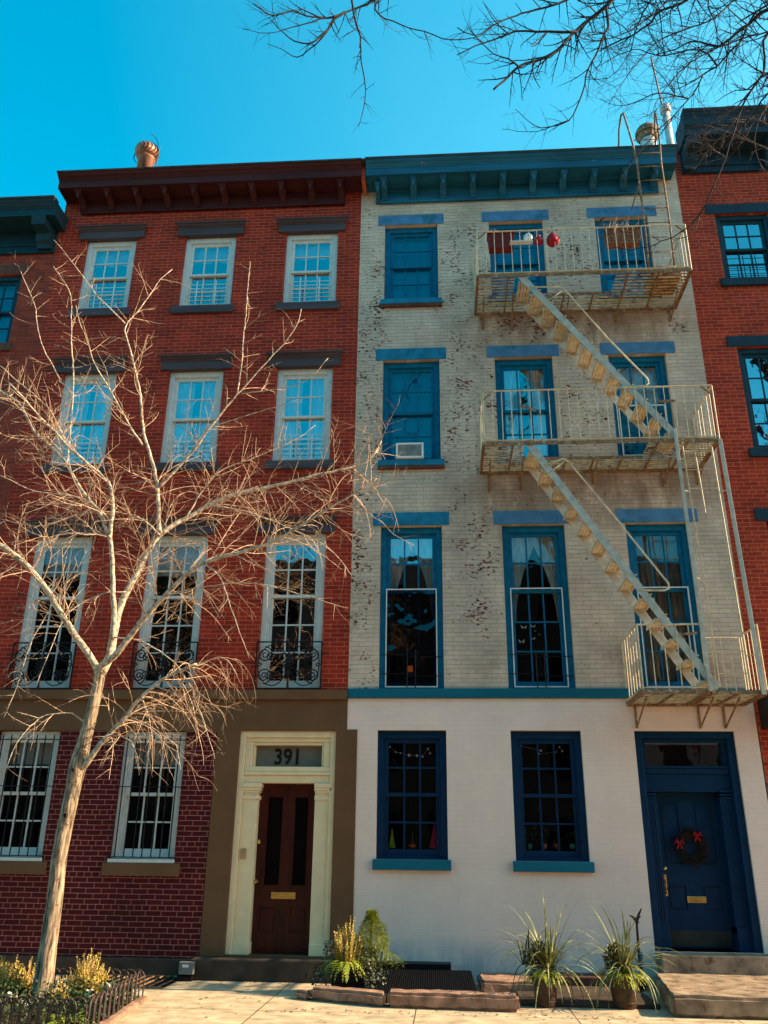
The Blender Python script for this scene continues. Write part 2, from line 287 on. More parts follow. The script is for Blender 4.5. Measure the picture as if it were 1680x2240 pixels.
M['gold']=leafmat('golden_conifer',(.62,.50,.08),(.66,.40,.10))
M['lime']=leafmat('lime_conifer',(.27,.32,.03),(.42,.42,.06))
M['green']=leafmat('dark_green_leaf',(.03,.05,.018),(.07,.085,.03))
M['ivy']=leafmat('variegated_ivy',(.035,.05,.02),(.34,.32,.24),sc=16)
M['blade']=leafmat('strap_leaf',(.16,.17,.05),(.40,.36,.15),sc=5)
M['petal']=mat('white_petal',(.75,.7,.6),.6,var=.1,bump=0)
M['red']=mat('red_enamel',(.35,.01,.02),.35,var=.15,vscale=8,bump=0)
M['redbox']=mat('red_planter_box',(.17,.018,.015),.5,var=.2,vscale=12,bump=.1)
M['wicker']=mat('brown_wicker',(.28,.11,.06),.8,var=.5,vscale=35,bump=1,bscale=90)
M['plasticw']=mat('white_plastic',(.7,.7,.66),.4,var=.04,bump=0)
M['dark']=mat('dark_grille',(.015,.012,.012),.7,var=.1,bump=0)
M['grey']=mat('frosted_grey_glass',(.14,.13,.105),.3,var=.15,vscale=4,bump=0,spec=.4)
def flat(name,c,r=.5): return mat(name,c,r,var=.1,bump=0)
M['limep']=flat('lime_paper',(.22,.42,.015)); M['magp']=flat('magenta_felt',(.30,.004,.06)); M['limbbark']=mat('pale_limb_bark',(.56,.43,.30),.85,var=.45,vscale=22,bump=.8,bscale=34,col2=(.2,.13,.09),c2th=.60,c2scale=18); M['tanp']=flat('tan_intercom_plate',(.42,.25,.13)); M['midgrey']=flat('grey_enamel',(.16,.16,.15)); M['litbark']=mat('sun_painted_bark',(.15,.10,.08),.85,var=.4,vscale=20,bump=.4); M['terrace']=flat('soot_dark_brick',(.035,.022,.018),.9); M['orange']=flat('orange_glaze',(.5,.12,.03))  # litbark: lighter bark copy with sunlight painted into the colour
M['pinkp']=flat('pink_pot',(.55,.3,.28)); M['terra']=flat('terracotta',(.4,.13,.06)); M['aqua']=flat('aqua_bowl',(.06,.3,.28))
# ---------------------------------------------------------------- ground
def groundmat(name,c,c2,joint=None,scale=2):
    m=mat(name,c,.9,var=.26,vscale=scale*2.3,bump=.45,bscale=90,col2=c2,c2th=.55,c2scale=6)
    if joint:
        n=m.node_tree.nodes; l=m.node_tree.links; b=n['Principled BSDF']; src=b.inputs['Base Color'].links[0].from_socket
        tc=n.new('ShaderNodeTexCoord'); mp=n.new('ShaderNodeMapping'); mp.inputs['Location'].default_value=(50.55,50.9,0); l.new(tc.outputs['Object'],mp.inputs[0])
        t=n.new('ShaderNodeTexBrick'); t.offset=0; t.inputs['Scale'].default_value=1; t.inputs['Brick Width'].default_value=joint; t.inputs['Row Height'].default_value=joint; t.inputs['Mortar Size'].default_value=.008; t.inputs['Mortar Smooth'].default_value=.2
        l.new(mp.outputs[0],t.inputs[0]); mx=n.new('ShaderNodeMix'); mx.data_type='RGBA'; l.new(t.outputs[1],mx.inputs[0]); l.new(src,mx.inputs[6]); mx.inputs[7].default_value=(.12,.075,.045,1); l.new(mx.outputs[2],b.inputs['Base Color'])
    return m
M['concrete']=groundmat('pavement_concrete',(.50,.375,.235),(.42,.31,.19),joint=1.62)
M['asphalt']=groundmat('asphalt',(.13,.115,.095),(.10,.09,.075))
M['earth']=groundmat('ground',(.16,.14,.11),(.12,.10,.08))
def setting(o): o['kind']='structure'; return o
setting(MB().quad((-220,-220,-.17),(220,-220,-.17),(220,220,-.17),(-220,220,-.17)).build('ground',M['earth']))
setting(MB().box(-60,60,-4.35,.3,-.16,0).build('pavement',M['concrete']))
setting(MB().quad((-60,-11.2,-.15),(60,-11.2,-.15),(60,-4.5,-.15),(-60,-4.5,-.15)).build('road',M['asphalt']))
setting(MB().box(-60,60,-4.5,-4.35,-.16,.003).build('kerb',M['slab'],bevel=.02))
setting(MB().box(-60,60,-16,-11.2,-.16,0).build('pavement',M['concrete']))
setting(MB().box(.79,2.27,-1.66,-.02,.0,.05).build('dark_paving_slab',M['brown_dark'],bevel=.01))  # low dark brown slab laid on the pavement along the wall
setting(MB().box(1.13,2.45,-.42,-.03,.051,.15).build('stone_ledge',M['lbrown'],bevel=.015))
# ---------------------------------------------------------------- house kit
def wallmesh(x0,x1,z0,z1,holes,yf=0.,rev=.2):
    mb=MB(); xs=sorted({x0,x1,*[h[0] for h in holes],*[h[1] for h in holes]}); zs=sorted({z0,z1,*[h[2] for h in holes],*[h[3] for h in holes]})
    xs=[x for x in xs if x0<=x<=x1]; zs=[z for z in zs if z0<=z<=z1]
    for i in range(len(xs)-1):
        for j in range(len(zs)-1):
            cx,cz=(xs[i]+xs[i+1])/2,(zs[j]+zs[j+1])/2
            if any(h[0]<cx<h[1] and h[2]<cz<h[3] for h in holes): continue
            mb.quad((xs[i],yf,zs[j]),(xs[i+1],yf,zs[j]),(xs[i+1],yf,zs[j+1]),(xs[i],yf,zs[j+1]))
    for a,b,c,d in holes:
        y2=yf+rev
        mb.quad((a,yf,c),(a,y2,c),(a,y2,d),(a,yf,d)); mb.quad((b,yf,c),(b,yf,d),(b,y2,d),(b,y2,c))
        mb.quad((a,yf,d),(a,y2,d),(b,y2,d),(b,yf,d)); mb.quad((a,yf,c),(b,yf,c),(b,y2,c),(a,y2,c))
    return mb
def body(par,x0,x1,z0,z1,m,y0=.0,y1=9.):
    b=MB(); b.quad((x0,y0,z0),(x0,y1,z0),(x0,y1,z1),(x0,y0,z1)); b.quad((x1,y0,z0),(x1,y0,z1),(x1,y1,z1),(x1,y1,z0)); b.quad((x0,y1,z0),(x1,y1,z0),(x1,y1,z1),(x0,y1,z1))
    b.build('side_wall',m,par,recalc=False)
    MB().quad((x0,y0+.02,z1-.05),(x1,y0+.02,z1-.05),(x1,y1,z1-.05),(x0,y1,z1-.05)).build('roof',M['roofing'],par,recalc=False)
def ring(mb,x0,x1,z0,z1,w,y0,y1,wb=None,wt=None):
    wb=w if wb is None else wb; wt=w if wt is None else wt
    mb.box(x0,x0+w,y0,y1,z0,z1); mb.box(x1-w,x1,y0,y1,z0,z1)
    mb.box(x0+w,x1-w,y0+.002,y1-.002,z1-wt,z1); mb.box(x0+w,x1-w,y0+.002,y1-.002,z0,z0+wb)
def window(par,x0,x1,z0,z1,fm,rows=(2,2),cols=3,cw=.075,y=.06,glass='glass_hi',mt=.022,inside=None,sm=None,top=None,low_open=0,screen=False,name='window'):
    """sash window filling the opening; returns the frame part"""
    e=.002; x0+=e; x1-=e; z0+=e; z1-=e; sm=sm or fm
    f=MB(); top=top or cw
    ring(f,x0,x1,z0,z1,cw,y,y+.13,wb=.03,wt=top)
    ring(f,x0+cw,x1-cw,z0+.03,z1-top,.022,y+.03,y+.128,wb=.02)
    fo=f.build(name,fm,par,bevel=.004)
    a0,a1,b0,b1=x0+cw+.022,x1-cw-.022,z0+.05,z1-top-.022
    tot=rows[0]+rows[1]; mz=b0+(b1-b0)*rows[1]/tot
    st=.042
    def sash(c0,c1,yy,n,bot,tp):
        s=MB(); ring(s,a0,a1,c0,c1,st,yy,yy+.036,wb=bot,wt=tp)
        gx0,gx1,gz0,gz1=a0+st,a1-st,c0+bot,c1-tp
        for k in range(1,cols):
            X=gx0+(gx1-gx0)*k/cols; s.box(X-mt/2,X+mt/2,yy+.005,yy+.033,gz0,gz1)
        for k in range(1,n):
            Z=gz0+(gz1-gz0)*k/n; s.box(gx0,gx1,yy+.008,yy+.030,Z-mt/2,Z+mt/2)
        s.build('sash',sm,fo,bevel=.003)
        MB().quad((gx0-.01,yy+.02,gz0-.01),(gx1+.01,yy+.02,gz0-.01),(gx1+.01,yy+.02,gz1+.01),(gx0-.01,yy+.02,gz1+.01)).build('glass',M[glass] if isinstance(glass,str) else glass,fo,recalc=False)
    sash(mz,b1,y+.04,rows[0],.045,.04)
    dz=low_open
    sash(b0+dz,mz+.045+dz,y+.080,rows[1],.075,.04)
    # room behind
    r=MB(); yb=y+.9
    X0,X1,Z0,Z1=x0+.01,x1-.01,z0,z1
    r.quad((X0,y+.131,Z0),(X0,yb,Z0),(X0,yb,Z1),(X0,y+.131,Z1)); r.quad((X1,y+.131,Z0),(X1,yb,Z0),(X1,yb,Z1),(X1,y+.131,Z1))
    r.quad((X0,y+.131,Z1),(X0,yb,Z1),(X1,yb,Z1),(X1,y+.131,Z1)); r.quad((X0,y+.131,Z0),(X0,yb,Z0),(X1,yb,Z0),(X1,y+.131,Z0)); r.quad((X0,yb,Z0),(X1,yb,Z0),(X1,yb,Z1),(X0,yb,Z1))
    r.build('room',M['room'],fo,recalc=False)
    yc=y+.17
    def drape(xa,xb,za,zb,m='curtain',name='curtain',shear=0,amp=.018,wl=.07):
        d=MB(); n=max(6,int(abs(xb-xa)/.012)); vs=[];fs=[]
        for j in range(9):
            t=j/8; 
            for i in range(n+1):
                u=i/n; xx=xa+(xb-xa)*u; 
                if shear: xx=xa+(xb-xa)*u*(1-shear*math.sin(t*math.pi/2))
                vs.append((xx,yc+amp*math.sin((xa+(xb-xa)*u)*6.28/wl+t),zb+(za-zb)*t))
        for j in range(8):
            for i in range(n):
                q=j*(n+1)+i; fs.append((q,q+1,q+n+2,q+n+1))
        d.add(vs,fs).build(name,M[m],fo,smooth=True,recalc=False)
    if inside=='curtains': drape(a0,a0+(a1-a0)*.42,b0,b1); drape(a1,a1-(a1-a0)*.42,b0,b1)
    if inside=='curtain_full': drape(a0,a1,b0,b1,'curtain')
    if inside=='tied': drape(a0,a0+(a1-a0)*.62,b0+(b1-b0)*.42,b1,shear=.85); drape(a1,a1-(a1-a0)*.55,b0+(b1-b0)*.42,b1,shear=.85)
    if inside=='beige': drape(a0,a1,b0,b1,'curtainrefl')  # this curtain's grey-brown paints in the tree reflections of the pane
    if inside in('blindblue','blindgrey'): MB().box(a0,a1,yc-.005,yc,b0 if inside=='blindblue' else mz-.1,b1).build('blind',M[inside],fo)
    if inside=='valance': drape(a0,a1,b1-(b1-b0)*.22,b1,'blindgrey','valance',amp=.02,wl=.3)
    return fo
def sill(par,x0,x1,z0,z1,m,out=.06,name='sill',y1=.09): return MB().box(x0,x1,-out,y1,z0,z1).build(name,m,par,bevel=.006)
def hood(par,xc,z0,m,h=.15,w=1.21):
    s=MB(); s.box(xc-w/2,xc+w/2,-.05,.08,z0,z0+h)
    pr=[(0,h),(-.06,h),(-.075,h+.02),(-.10,h+.025),(-.105,h+.05),(-.14,h+.06),(-.14,h+.085),(0,h+.095)]
    n=len(pr)
    vs=[];fs=[]
    for sgn in(-1,1):
        for (yy,zz) in pr: vs.append((xc+sgn*(w/2+max(0,-yy-.07)*.9),yy,z0+zz))
    fs=[(i,(i+1)%n,(i+1)%n+n,i+n) for i in range(n)]+[tuple(range(n))[::-1],tuple(range(n,2*n))]
    s.add(vs,fs); return s.build('window_hood',m,par,bevel=.003)
def corbel(par,x,z0,z1,depth,m,w=.11,drop=True):
    h=z1-z0
    pr=[(0,z0),(-.07,z0),(-.085,z0+.02),(-.06,z0+.035),(-.09,z0+.05),(-.06,z0+.07),(-.075,z0+.10),(-.12,z0+h*.5),(-.24,z0+h*.68),(-depth+.03,z0+h*.74),(-depth,z0+h*.86),(-depth,z1),(0,z1)]
    b=MB().prism(pr,x-w/2,x+w/2)
    # carved face: small leaf drop under the nose
    b.lathe([(.004,-.10),(.028,-.06),(.034,-.03),(.03,0)],(x,-depth+.045,z0+h*.74),8)
    b.box(x-w/2-.012,x+w/2+.012,-depth-.012,0,z1-.03,z1-.001)
    return b.build('bracket',m,par,bevel=.003)
def cornice(par,x0,x1,ztop,zf,zfb,depth,m,fx0,fx1,brs,ends=(0,0),cap=None):
    """crown + fascia from ztop down to zf, soffit, frieze from zf to zfb, brackets"""
    H=ztop-zf; d=depth
    pr=[(0,zf),(-d+.06,zf),(-d+.06,zf-.0),(-d+.045,zf+.001),(-d+.045,zf+.14),(-d+.03,zf+.145),(-d+.03,zf+.165),(-d+.012,zf+.175),(-d-.0,zf+.19),(-d-.005,zf+.20),(-d-.02,zf+H*.72),(-d-.05,zf+H*.80),(-d-.055,zf+H*.88),(-d-.075,zf+H*.9),(-d-.075,ztop-.02),(-.0,ztop-.0)]
    c=MB().prism(pr,x0,x1).build('cornice',m,par,bevel=.003)
    MB().box(x0-.01,x1+.01,-d-.085,-d+.1,ztop-.019,ztop+.012).build('gutter_edge',cap or M['roofing'],c)
    f=MB(); f.box(fx0,fx1,-.035,-.001,zfb,zf-.001); f.box(fx0-.0,fx1+.0,-.06,-.036,zfb,zfb+.035); f.box(fx0,fx1,-.055,-.036,zf-.06,zf-.002)
    f.build('frieze',m,c,bevel=.003)
    for x in brs: corbel(c,x,zfb+.045,zf-.001,d-.09,m)
    return c
# ================================================================ RED HOUSE (391)
XL,XP,XR=-6.95,-1.365,4.305
red=thing('brick_house','four storey red brick townhouse with white sash windows, maroon cornice, brownstone trim and door 391','house',(-4.2,0,0))
WX=[(-6.41,-5.475),(-4.565,-3.625),(-2.71,-1.77)]
rows={1:(10.36,11.90),2:(7.33,9.08),3:(3.715,6.10)}
hl=[(a,b,*rows[r]) for a,b in WX for r in rows]
wallmesh(XL,XP,3.68,12.98,hl).build('wall',M['brick'],red,recalc=False)
gh=[(-4.58,-3.675,1.40,3.095),(-6.43,-5.525,1.40,3.095)]
wallmesh(XL,-3.22,.2,3.10,gh).build('ground_floor_wall',M['brick_low'],red,recalc=False)
body(red,XL,XP-.003,0,12.98,M['brick'])
t=MB(); t.box(XL,XP,-.012,.1,3.10,3.535); t.build('stone_frieze',M['brown'],red)
t=MB(); t.box(XL,XP-.002,-.07,.1,3.537,3.675); t.build('stone_band',M['brown'],red,bevel=.008)
MB().box(-3.22,-2.89,-.014,.1,.24,3.10).build('stone_pier',M['brown'],red,bevel=.004)
MB().box(-1.515,-1.215,-.014,.1,.05,3.125).build('stone_pier',M['brown'],red,bevel=.004)
MB().box(XL,-3.24,-.075,.05,0,.205).build('stone_base',M['brown_dark'],red,bevel=.01)
for wi,(a,b) in enumerate(WX):
    for r,(z0,z1) in rows.items():
        ins='curtains' if r==2 else 'valance' if r==1 else ('valance' if (r==3 and wi<2) else None)
        gl='glass_hi' if (r<3 or wi==2) else 'glass_mid'
        if r==3: gl='glass_lo' if wi<2 else 'glass_mid'
        wn=window(red,a,b,z0,z1,M['white'],rows=(2,3) if r==3 else (2,2),cw=.085,glass=gl,inside=ins,top=.10)
        xc=(a+b)/2
        hood(wn,xc,z1-.005,M['purple'])
        if r<3:
            sill(wn,a-.09,b+.07,z0-.15,z0-.002,M['purple'])
            g=MB(); zt=z0+.50 if r==1 else z0+.42
            for k in range(6): g.tube([(a+.09,.035,z0+.07+k*.085),(b-.09,.035,z0+.07+k*.085)],.0065,5)
            for xx in (a+.30,b-.30): g.box(xx-.008,xx+.008,.026,.033,z0+.03,zt+.12-.05)
            g.build('window_guard',M['winwhite'],wn)
        else:
            # scrolled iron balconette
            g=MB(); x0,x1=a-.01,b+.01; zb,zt=z0-.02,z0+.66; yy=-.05
            for zz in(zb,zt): g.box(x0,x1,yy-.009,yy+.009,zz-.009,zz+.009)
            for xx in(x0,x1): g.box(xx-.009,xx+.009,yy-.008,yy+.008,zb,zt)
            for xx in(x0,x1): g.box(xx-.008,xx+.008,yy,.02,zb,zb+.02); g.box(xx-.008,xx+.008,yy,.02,zt-.02,zt)
            def spiral(cx,cz,r0,r1,turn,a0,rad=.009):
                n=int(26*abs(turn)); pts=[]
                for i in range(n+1):
                    q=i/n; rr=r0+(r1-r0)*q; an=a0+turn*2*math.pi*q; pts.append((cx+rr*math.cos(an),yy,cz+rr*math.sin(an)))
                g.tube(pts,rad,5)
            hz=(zt-zb); xm=(x0+x1)/2
            for s in(-1,1):
                ex=x0 if s<0 else x1
                for q in (0,1):
                    cz=zb+hz*(.27 if q==0 else .73); cx=ex-s*.125
                    spiral(cx,cz,.115,.015,(-2.1 if (s>0)==(q==0) else 2.1),math.pi*(.5 if q else 1.5)*1)
                # large C curves to the centre rosette
                pts=[]
                for i in range(25):
                    an=math.pi*2*i/24; pts.append((xm+s*.235+.215*math.cos(an),yy,zb+hz/2+.30*math.sin(an)))
                g.tube(pts,.008,5,cap=False)
                spiral(xm+s*.10,zb+hz*.34,.085,.012,1.5*s,math.pi/2); spiral(xm+s*.10,zb+hz*.66,.085,.012,-1.5*s,-math.pi/2)
                spiral(xm+s*.27,zb+hz*.30,.07,.012,-1.6*s,math.pi); spiral(xm+s*.27,zb+hz*.70,.07,.012,1.6*s,0)
                spiral(ex-s*.05,zb+hz*.5,.03,.012,1,0)
            g.tube([(xm,yy,zb),(xm,yy,zb+.14),(xm,yy,zb+.3),(xm,yy,zt-.02)],[.022,.012,.02,.01],6)
            for k in range(8):
                an=k*math.pi/4; g.tube([(xm,yy-.005,zb+hz*.5),(xm+.06*math.cos(an),yy-.01,zb+hz*.5+.07*math.sin(an)),(xm+.10*math.cos(an+.3),yy,zb+hz*.5+.12*math.sin(an+.3))],[.012,.016,.003],5)
            g.build('balcony_rail',M['iron'],wn)
for k,(a,b,z0,z1) in enumerate(gh):
    wn=window(red,a,b,z0,z1,M['white'],rows=(2,2),cw=.075,glass='glass_lo',inside='valance',top=.09)
    MB().box(a-.01,b+.01,-.03,.05,z0-.05,z0-.002).build('wooden_sill',M['white'],wn,bevel=.004)
    sill(wn,a-.07,b+.09,z0-.215,z0-.052,M['brown'],out=.045)
    g=MB()
    for i in range(7):
        xx=a+.085+(b-a-.15)*i/6; g.tube([(xx,-.035,z0+.02),(xx,-.035,z1-.06)],.009,5)
    for zz in(z0+.02,z0+.93,z1-.13): g.box(a-.03,b+.03,-.042,-.028,zz-.006,zz+.006)
    for zz in(z0+.93,z1-.13):
        for xx in(a-.03,b+.03): g.box(xx-.007,xx+.007,-.04,.0,zz-.006,zz+.006)
    g.build('window_bars',M['iron'],wn)
cornice(red,-6.93,-1.33,13.045,12.765,12.475,.46,M['maroon'],-6.6,-1.66,[-6.57+.5383*k for k in range(10)])
MB().box(-1.335,-1.26,-.53,.05,13.02,13.055).build('gutter_edge',M['roofing'],red)
MB().box(-1.3295,-1.262,-.40,.05,12.70,13.0).build('party_wall_end',M['brick'],red)
# door 391
ds=MB(); y0=.0; X0,X1=-2.89,-1.515; zt=3.115
ds.box(X0,X0+.085,.02,.3,.26,zt); ds.box(X1-.075,X1,.02,.3,.26,zt); ds.box(X0+.085,X1-.075,.02,.3,zt-.10,zt)      # outer casing
ds.box(X0+.085,X1-.075,.05,.3,zt-.16,zt-.10); ds.box(X0+.115,X1-.105,.07,.3,zt-.2,zt-.16)
for s in(0,1):
    a=X0+.085 if s==0 else X1-.075-.10; ds.box(a,a+.10,.05,.3,2.60,zt-.16)
    a=X0+.185 if s==0 else X1-.175-.03; ds.box(a,a+.03,.08,.3,2.60,zt-.2)
ds.box(X0+.085,X1-.075,.035,.32,2.55,2.62); ds.box(X0+.085,X1-.075,.02,.32,2.505,2.55); ds.box(X0+.085,X1-.075,.045,.32,2.40,2.505)
dfr=ds.build('door_frame',M['cream'],red,bevel=.008)
for a,b in((X0+.085,X0+.30),(X1-.275,X1-.075)):
    p=MB(); p.box(a,b,.05,.30,.30,2.28); p.box(a-.0,b+.01,.03,.30,.26,.40); p.box(a-.005,b+.02,.035,.30,2.18,2.235); p.box(a-.01,b+.035,.02,.30,2.30,2.34); p.box(a-.01,b+.045,.01,.30,2.34,2.399); p.box(a,b+.02,.03,.30,2.27,2.30)
    p.build('pilaster',M['cream'],dfr,bevel=.006)
tr=MB(); tx0,tx1=X0+.215,X1-.205; tr.box(tx0,tx1,.17,.19,2.615,2.925); tro=tr.build('transom_window',M['grey'],dfr)
MB().box(tx0-.02,tx1+.02,.2,.3,2.6,2.95).build('transom_backing',M['room'],dfr)
cu=bpy.data.curves.new('n','FONT'); cu.body='391'; cu.size=.30; cu.extrude=.004; cu.align_x='CENTER'; cu.space_character=1.05; cu.offset=.006
to=bpy.data.objects.new('n',cu); COL.objects.link(to); bpy.context.view_layer.update()
me=bpy.data.meshes.new_from_object(to.evaluated_get(bpy.context.evaluated_depsgraph_get())); bpy.data.objects.remove(to)
nm=bpy.data.objects.new('house_number',me); COL.objects.link(nm); me.materials.clear(); me.materials.append(M['iron'])
nm.matrix_world=Matrix.Translation(((tx0+tx1)/2-.02,.163,2.665))@Matrix.Rotation(R_(90),4,'X')@Matrix.Diagonal((.86,1,1,1)); nm.parent=dfr
def paneldoor(par,x0,x1,z0,z1,y,m,panels,glassp=(),th=.05):
    holes=[*panels,*glassp]; d=wallmesh(x0,x1,z0,z1,holes,y,.018)
    for a,b,c,e in panels:
        d.quad((a,y+.018,c),(b,y+.018,c),(b,y+.018,e),(a,y+.018,e)); d.box(a+.03,b-.03,y+.006,y+.017,c+.03,e-.03)
    for a,b,c,e in glassp:
        ring(d,a,b,c,e,.018,y+.004,y+.03)
    d.quad((x0,y,z0),(x0,y+th,z0),(x0,y+th,z1),(x0,y,z1)); d.quad((x1,y,z0),(x1,y,z1),(x1,y+th,z1),(x1,y+th,z0))
    return d.build('door',m,par,recalc=False)
DY=.2; dx0,dx1=-2.60,-1.79
def pp(x,y,Y): v=P(x,y,Y); return v.x,v.z
gl=[]; 
for xa,xb in((580,617),(640,674)): gl.append((pp(xa,1840,DY)[0],pp(xb,1840,DY)[0],pp(600,1939,DY)[1],pp(600,1741,DY)[1]))
pn=[]
for xa,xb in((566,602),(633,670)): pn.append((pp(xa,2010,DY)[0],pp(xb,2010,DY)[0],pp(600,2041,DY)[1],pp(600,1983,DY)[1]))
door=paneldoor(red,dx0,dx1,.26,2.42,DY,M['wood'],pn,gl)
for a,b,c,e in gl: MB().box(a,b,DY+.022,DY+.03,c,e).build('door_glass',M['room'],door)
a,c=pp(593,1966,DY); b,e=pp(647,1952,DY)
ms=MB(); ms.box(a,b,DY-.008,DY-.001,c,e); ms.box(a+.01,b-.01,DY-.014,DY-.008,c+.045,e-.01); ms.box(a+.01,b-.01,DY-.016,DY-.008,c+.012,c+.034); ms.build('mail_slot',M['brass'],door,bevel=.002)
x,z=pp(559,1928,DY); MB().lathe([(.0,0),(.02,.0),(.012,.02),(.03,.035),(.032,.055),(.02,.07),(0,.072)],(0,0,0),12).build('door_knob',M['brass'],door).matrix_world=Matrix.Translation((x+.015,DY,z))@Matrix.Rotation(R_(90),4,'X')
x,z=pp(564,1841,DY); MB().lathe([(0,0),(.028,0),(.028,.012),(.01,.02),(0,.02)],(0,0,0),12).build('door_lock',M['brass'],door).matrix_world=Matrix.Translation((x+.012,DY,z))@Matrix.Rotation(R_(90),4,'X')
MB().box(dx0,dx1,.10,.3,.225,.262).build('threshold',M['brown_dark'],red)
a,c=pp(525,1879,.04); b,e=pp(539,1857,.04)
im=MB().box(a,b,.038,.049,c,e)
for i in range(3):
    for j in range(4): im.box(a+.012+i*.024,a+.026+i*.024,.034,.038,c+.05+j*.024,c+.066+j*.024)
im.build('intercom',M['tanp'],dfr)
MB().box(-3.245,-1.25,-.33,.2,0,.238).build('doorstep',M['brown_dark'],red,bevel=.015)
MB().box(-3.24,-1.50,.0,.1,.2385,.26).build('door_plinth',M['brown'],red)
# ================================================================ GREY HOUSE
gry=thing('brick_house','flaking grey and white painted brick townhouse with bright blue windows, blue cornice and navy door','house',(1.5,0,0))
CX=[(-.925,.015),(.93,1.88),(2.79,3.715)]
zr={1:(10.36,11.985),2:(7.30,9.17),3:(3.70,6.20)}
hg=[(a,b,*zr[r]) for a,b in CX for r in zr]
wallmesh(XP,XR,3.70,12.98,hg).build('wall',M['grey_brick'],gry,recalc=False)
gg=[(-.93,.035,1.435,3.12),(.93,1.90,1.435,3.12),(2.625,3.975,.40,3.12)]
wallmesh(XP+.002,XR-.02,-.05,3.56,gg,rev=.25).build('ground_floor_wall',M['white_brick'],gry,recalc=False)
body(gry,XP+.003,XR-.003,0,12.98,M['grey_brick'])
MB().box(XP+.004,4.24,-.045,.05,3.562,3.698).build('painted_band',M['tealband'],gry,bevel=.006)
for ci,(a,b) in enumerate(CX):
    for r,(z0,z1) in zr.items():
        k=dict(rows=(2,3) if r==3 else (2,2),cw=.085,top=.10)
        if r==1: k.update(glass='glass_lo',inside='blindblue')
        if r==2: k.update(glass='glass_lo' if ci!=1 else 'glass_mid',inside='blindblue' if ci==0 else ('curtains' if ci==1 else 'blindgrey'))
        if r==3: k.update(glass='glass_mid' if ci==0 else 'glass_lo',inside='tied' if ci<2 else 'beige')
        wn=window(gry,a,b,z0,z1,M['blue'],y=.08,**k)
        lm=M['blueworn'] if ci==0 and r>1 else M['bluestone']
        MB().box(a-.12,b+(.115 if ci<2 else .16),-.012,.19,z1+.001,z1+.22).build('lintel',lm,wn,bevel=.005)
        if r<3: 
            s=MB(); s.box(a-.06,b+.06,-.07,.08,z0-.10,z0-.002); so_=s.build('sill',M['blueworn'],wn,bevel=.006)
            if ci==0: MB().box(a-.06,b+.06,-.06,.02,z0-.15,z0-.101).build('sill_underside',M['lbrown'],wn)
        else:
            mzz=z0+.05+(z1-z0-.17)*.6
            g=MB()
            ring(g,a+.088,b-.088,z0+.03,mzz+.06,.018,.062,.076); g.build('screen_frame',M['winwhite'],wn)
            if ci==0: MB().quad((a+.1,.07,z0+.05),(b-.1,.07,z0+.05),(b-.1,.07,mzz+.05),(a+.1,.07,mzz+.05)).build('insect_screen',M['screen'],wn,recalc=False)
            if ci<2:
                g=MB(); xm=(a+b)/2
                for zz,s in((z0+.22,1),(z0+.50,1)):
                    g.tube([(a+.02,.045,zz),(xm+.06,.045,zz)],.006,5); g.tube([(xm-.06,.05,zz-.03),(b-.02,.05,zz-.03)],.006,5)
                for xx in(xm-.06,xm+.06): g.tube([(xx,.04,z0+.02),(xx,.04,z0+.58)],.008,5)
                g.build('window_guard',M['iron'],wn)
        if r==2 and ci==2:
            g=MB(); mzz=(z0+z1)/2; ring(g,a+.09,b-.09,z0+.05,mzz+.02,.02,.06,.075); g.build('screen_frame',M['winwhite'],wn)
            MB().quad((a+.1,.07,z0+.06),(b-.1,.07,z0+.06),(b-.1,.07,mzz),(a+.1,.07,mzz)).build('insect_screen',M['screen'],wn,recalc=False)
for a,b,z0,z1 in gg[:2]:
    wn=window(gry,a,b,z0,z1,M['navy'],rows=(2,2),cw=.085,y=.07,glass='glass_lo',top=.10,mt=.024)
    sill(wn,a-.04,b+.04,z0-.13,z0-.001,M['tealband'],out=.065)
cornice(gry,-1.25,4.21,13.06,12.77,12.455,.46,M['bluecorn'],-1.02,3.96,[-.94+.5345*k for k in range(10)])
corbel(gry,-1.05,12.47,12.72,.3,M['bluecorn'],w=.08)
# navy door
a,b,z0,z1=gg[2]
d=MB(); ring(d,a+.002,b-.002,z0,z1-.002,.10,.04,.4,wb=.0,wt=.09)
d.box(a+.10,b-.10,.09,.4,z1-.15,z1-.09)
tz0=pp(1500,1677,.2)[1]; tz1=pp(1500,1629,.2)[1]
d.box(a+.10,b-.10,.10,.45,tz0-.10,tz0-.03); d.box(a+.10,b-.10,.08,.45,tz0-.03,tz0); d.box(a+.10,b-.10,.13,.45,2.33,tz0-.1)
d.box(a+.10,a+.155,.12,.4,tz0,z1-.15); d.box(b-.155,b-.10,.12,.4,tz0,z1-.15)
ndf=d.build('door_frame',M['navy'],gry,bevel=.006)
for s in(0,1):
    p=MB(); xa,xb=(a+.10,a+.235) if s==0 else (b-.27,b-.10)
    p.box(xa,xb,.13,.4,.6,2.24); p.box(xa-.0,xb+.0,.105,.4,.40,.68)
    for zz in(2.24,2.28,2.325): p.box(xa-.0,xb+.0,.12-(zz-2.24)*.3,.4,zz,zz+.028)
    for k in range(3): p.box(xa+.025+k*.035,xa+.04+k*.035,.122,.131,.75,2.15)
    p.build('pilaster',M['navy'],ndf,bevel=.004)
MB().box(a+.155,b-.155,.2,.21,tz0,tz1+.05).build('transom_window',M['glass_mid'],ndf)
MB().box(a+.155,b-.155,.38,.39,tz0,tz1+.05).build('transom_room',M['wood'],ndf)
NY=.32; nx0,nx1=a+.22,b-.26
pnl=[(nx0+.09,nx0+.33,.86,1.16),(nx1-.33,nx1-.09,.86,1.16),(nx0+.09,nx0+.33,1.42,2.2),(nx1-.33,nx1-.09,1.42,2.2)]
nd=paneldoor(gry,nx0,nx1,.42,2.335,NY,M['navy'],pnl)
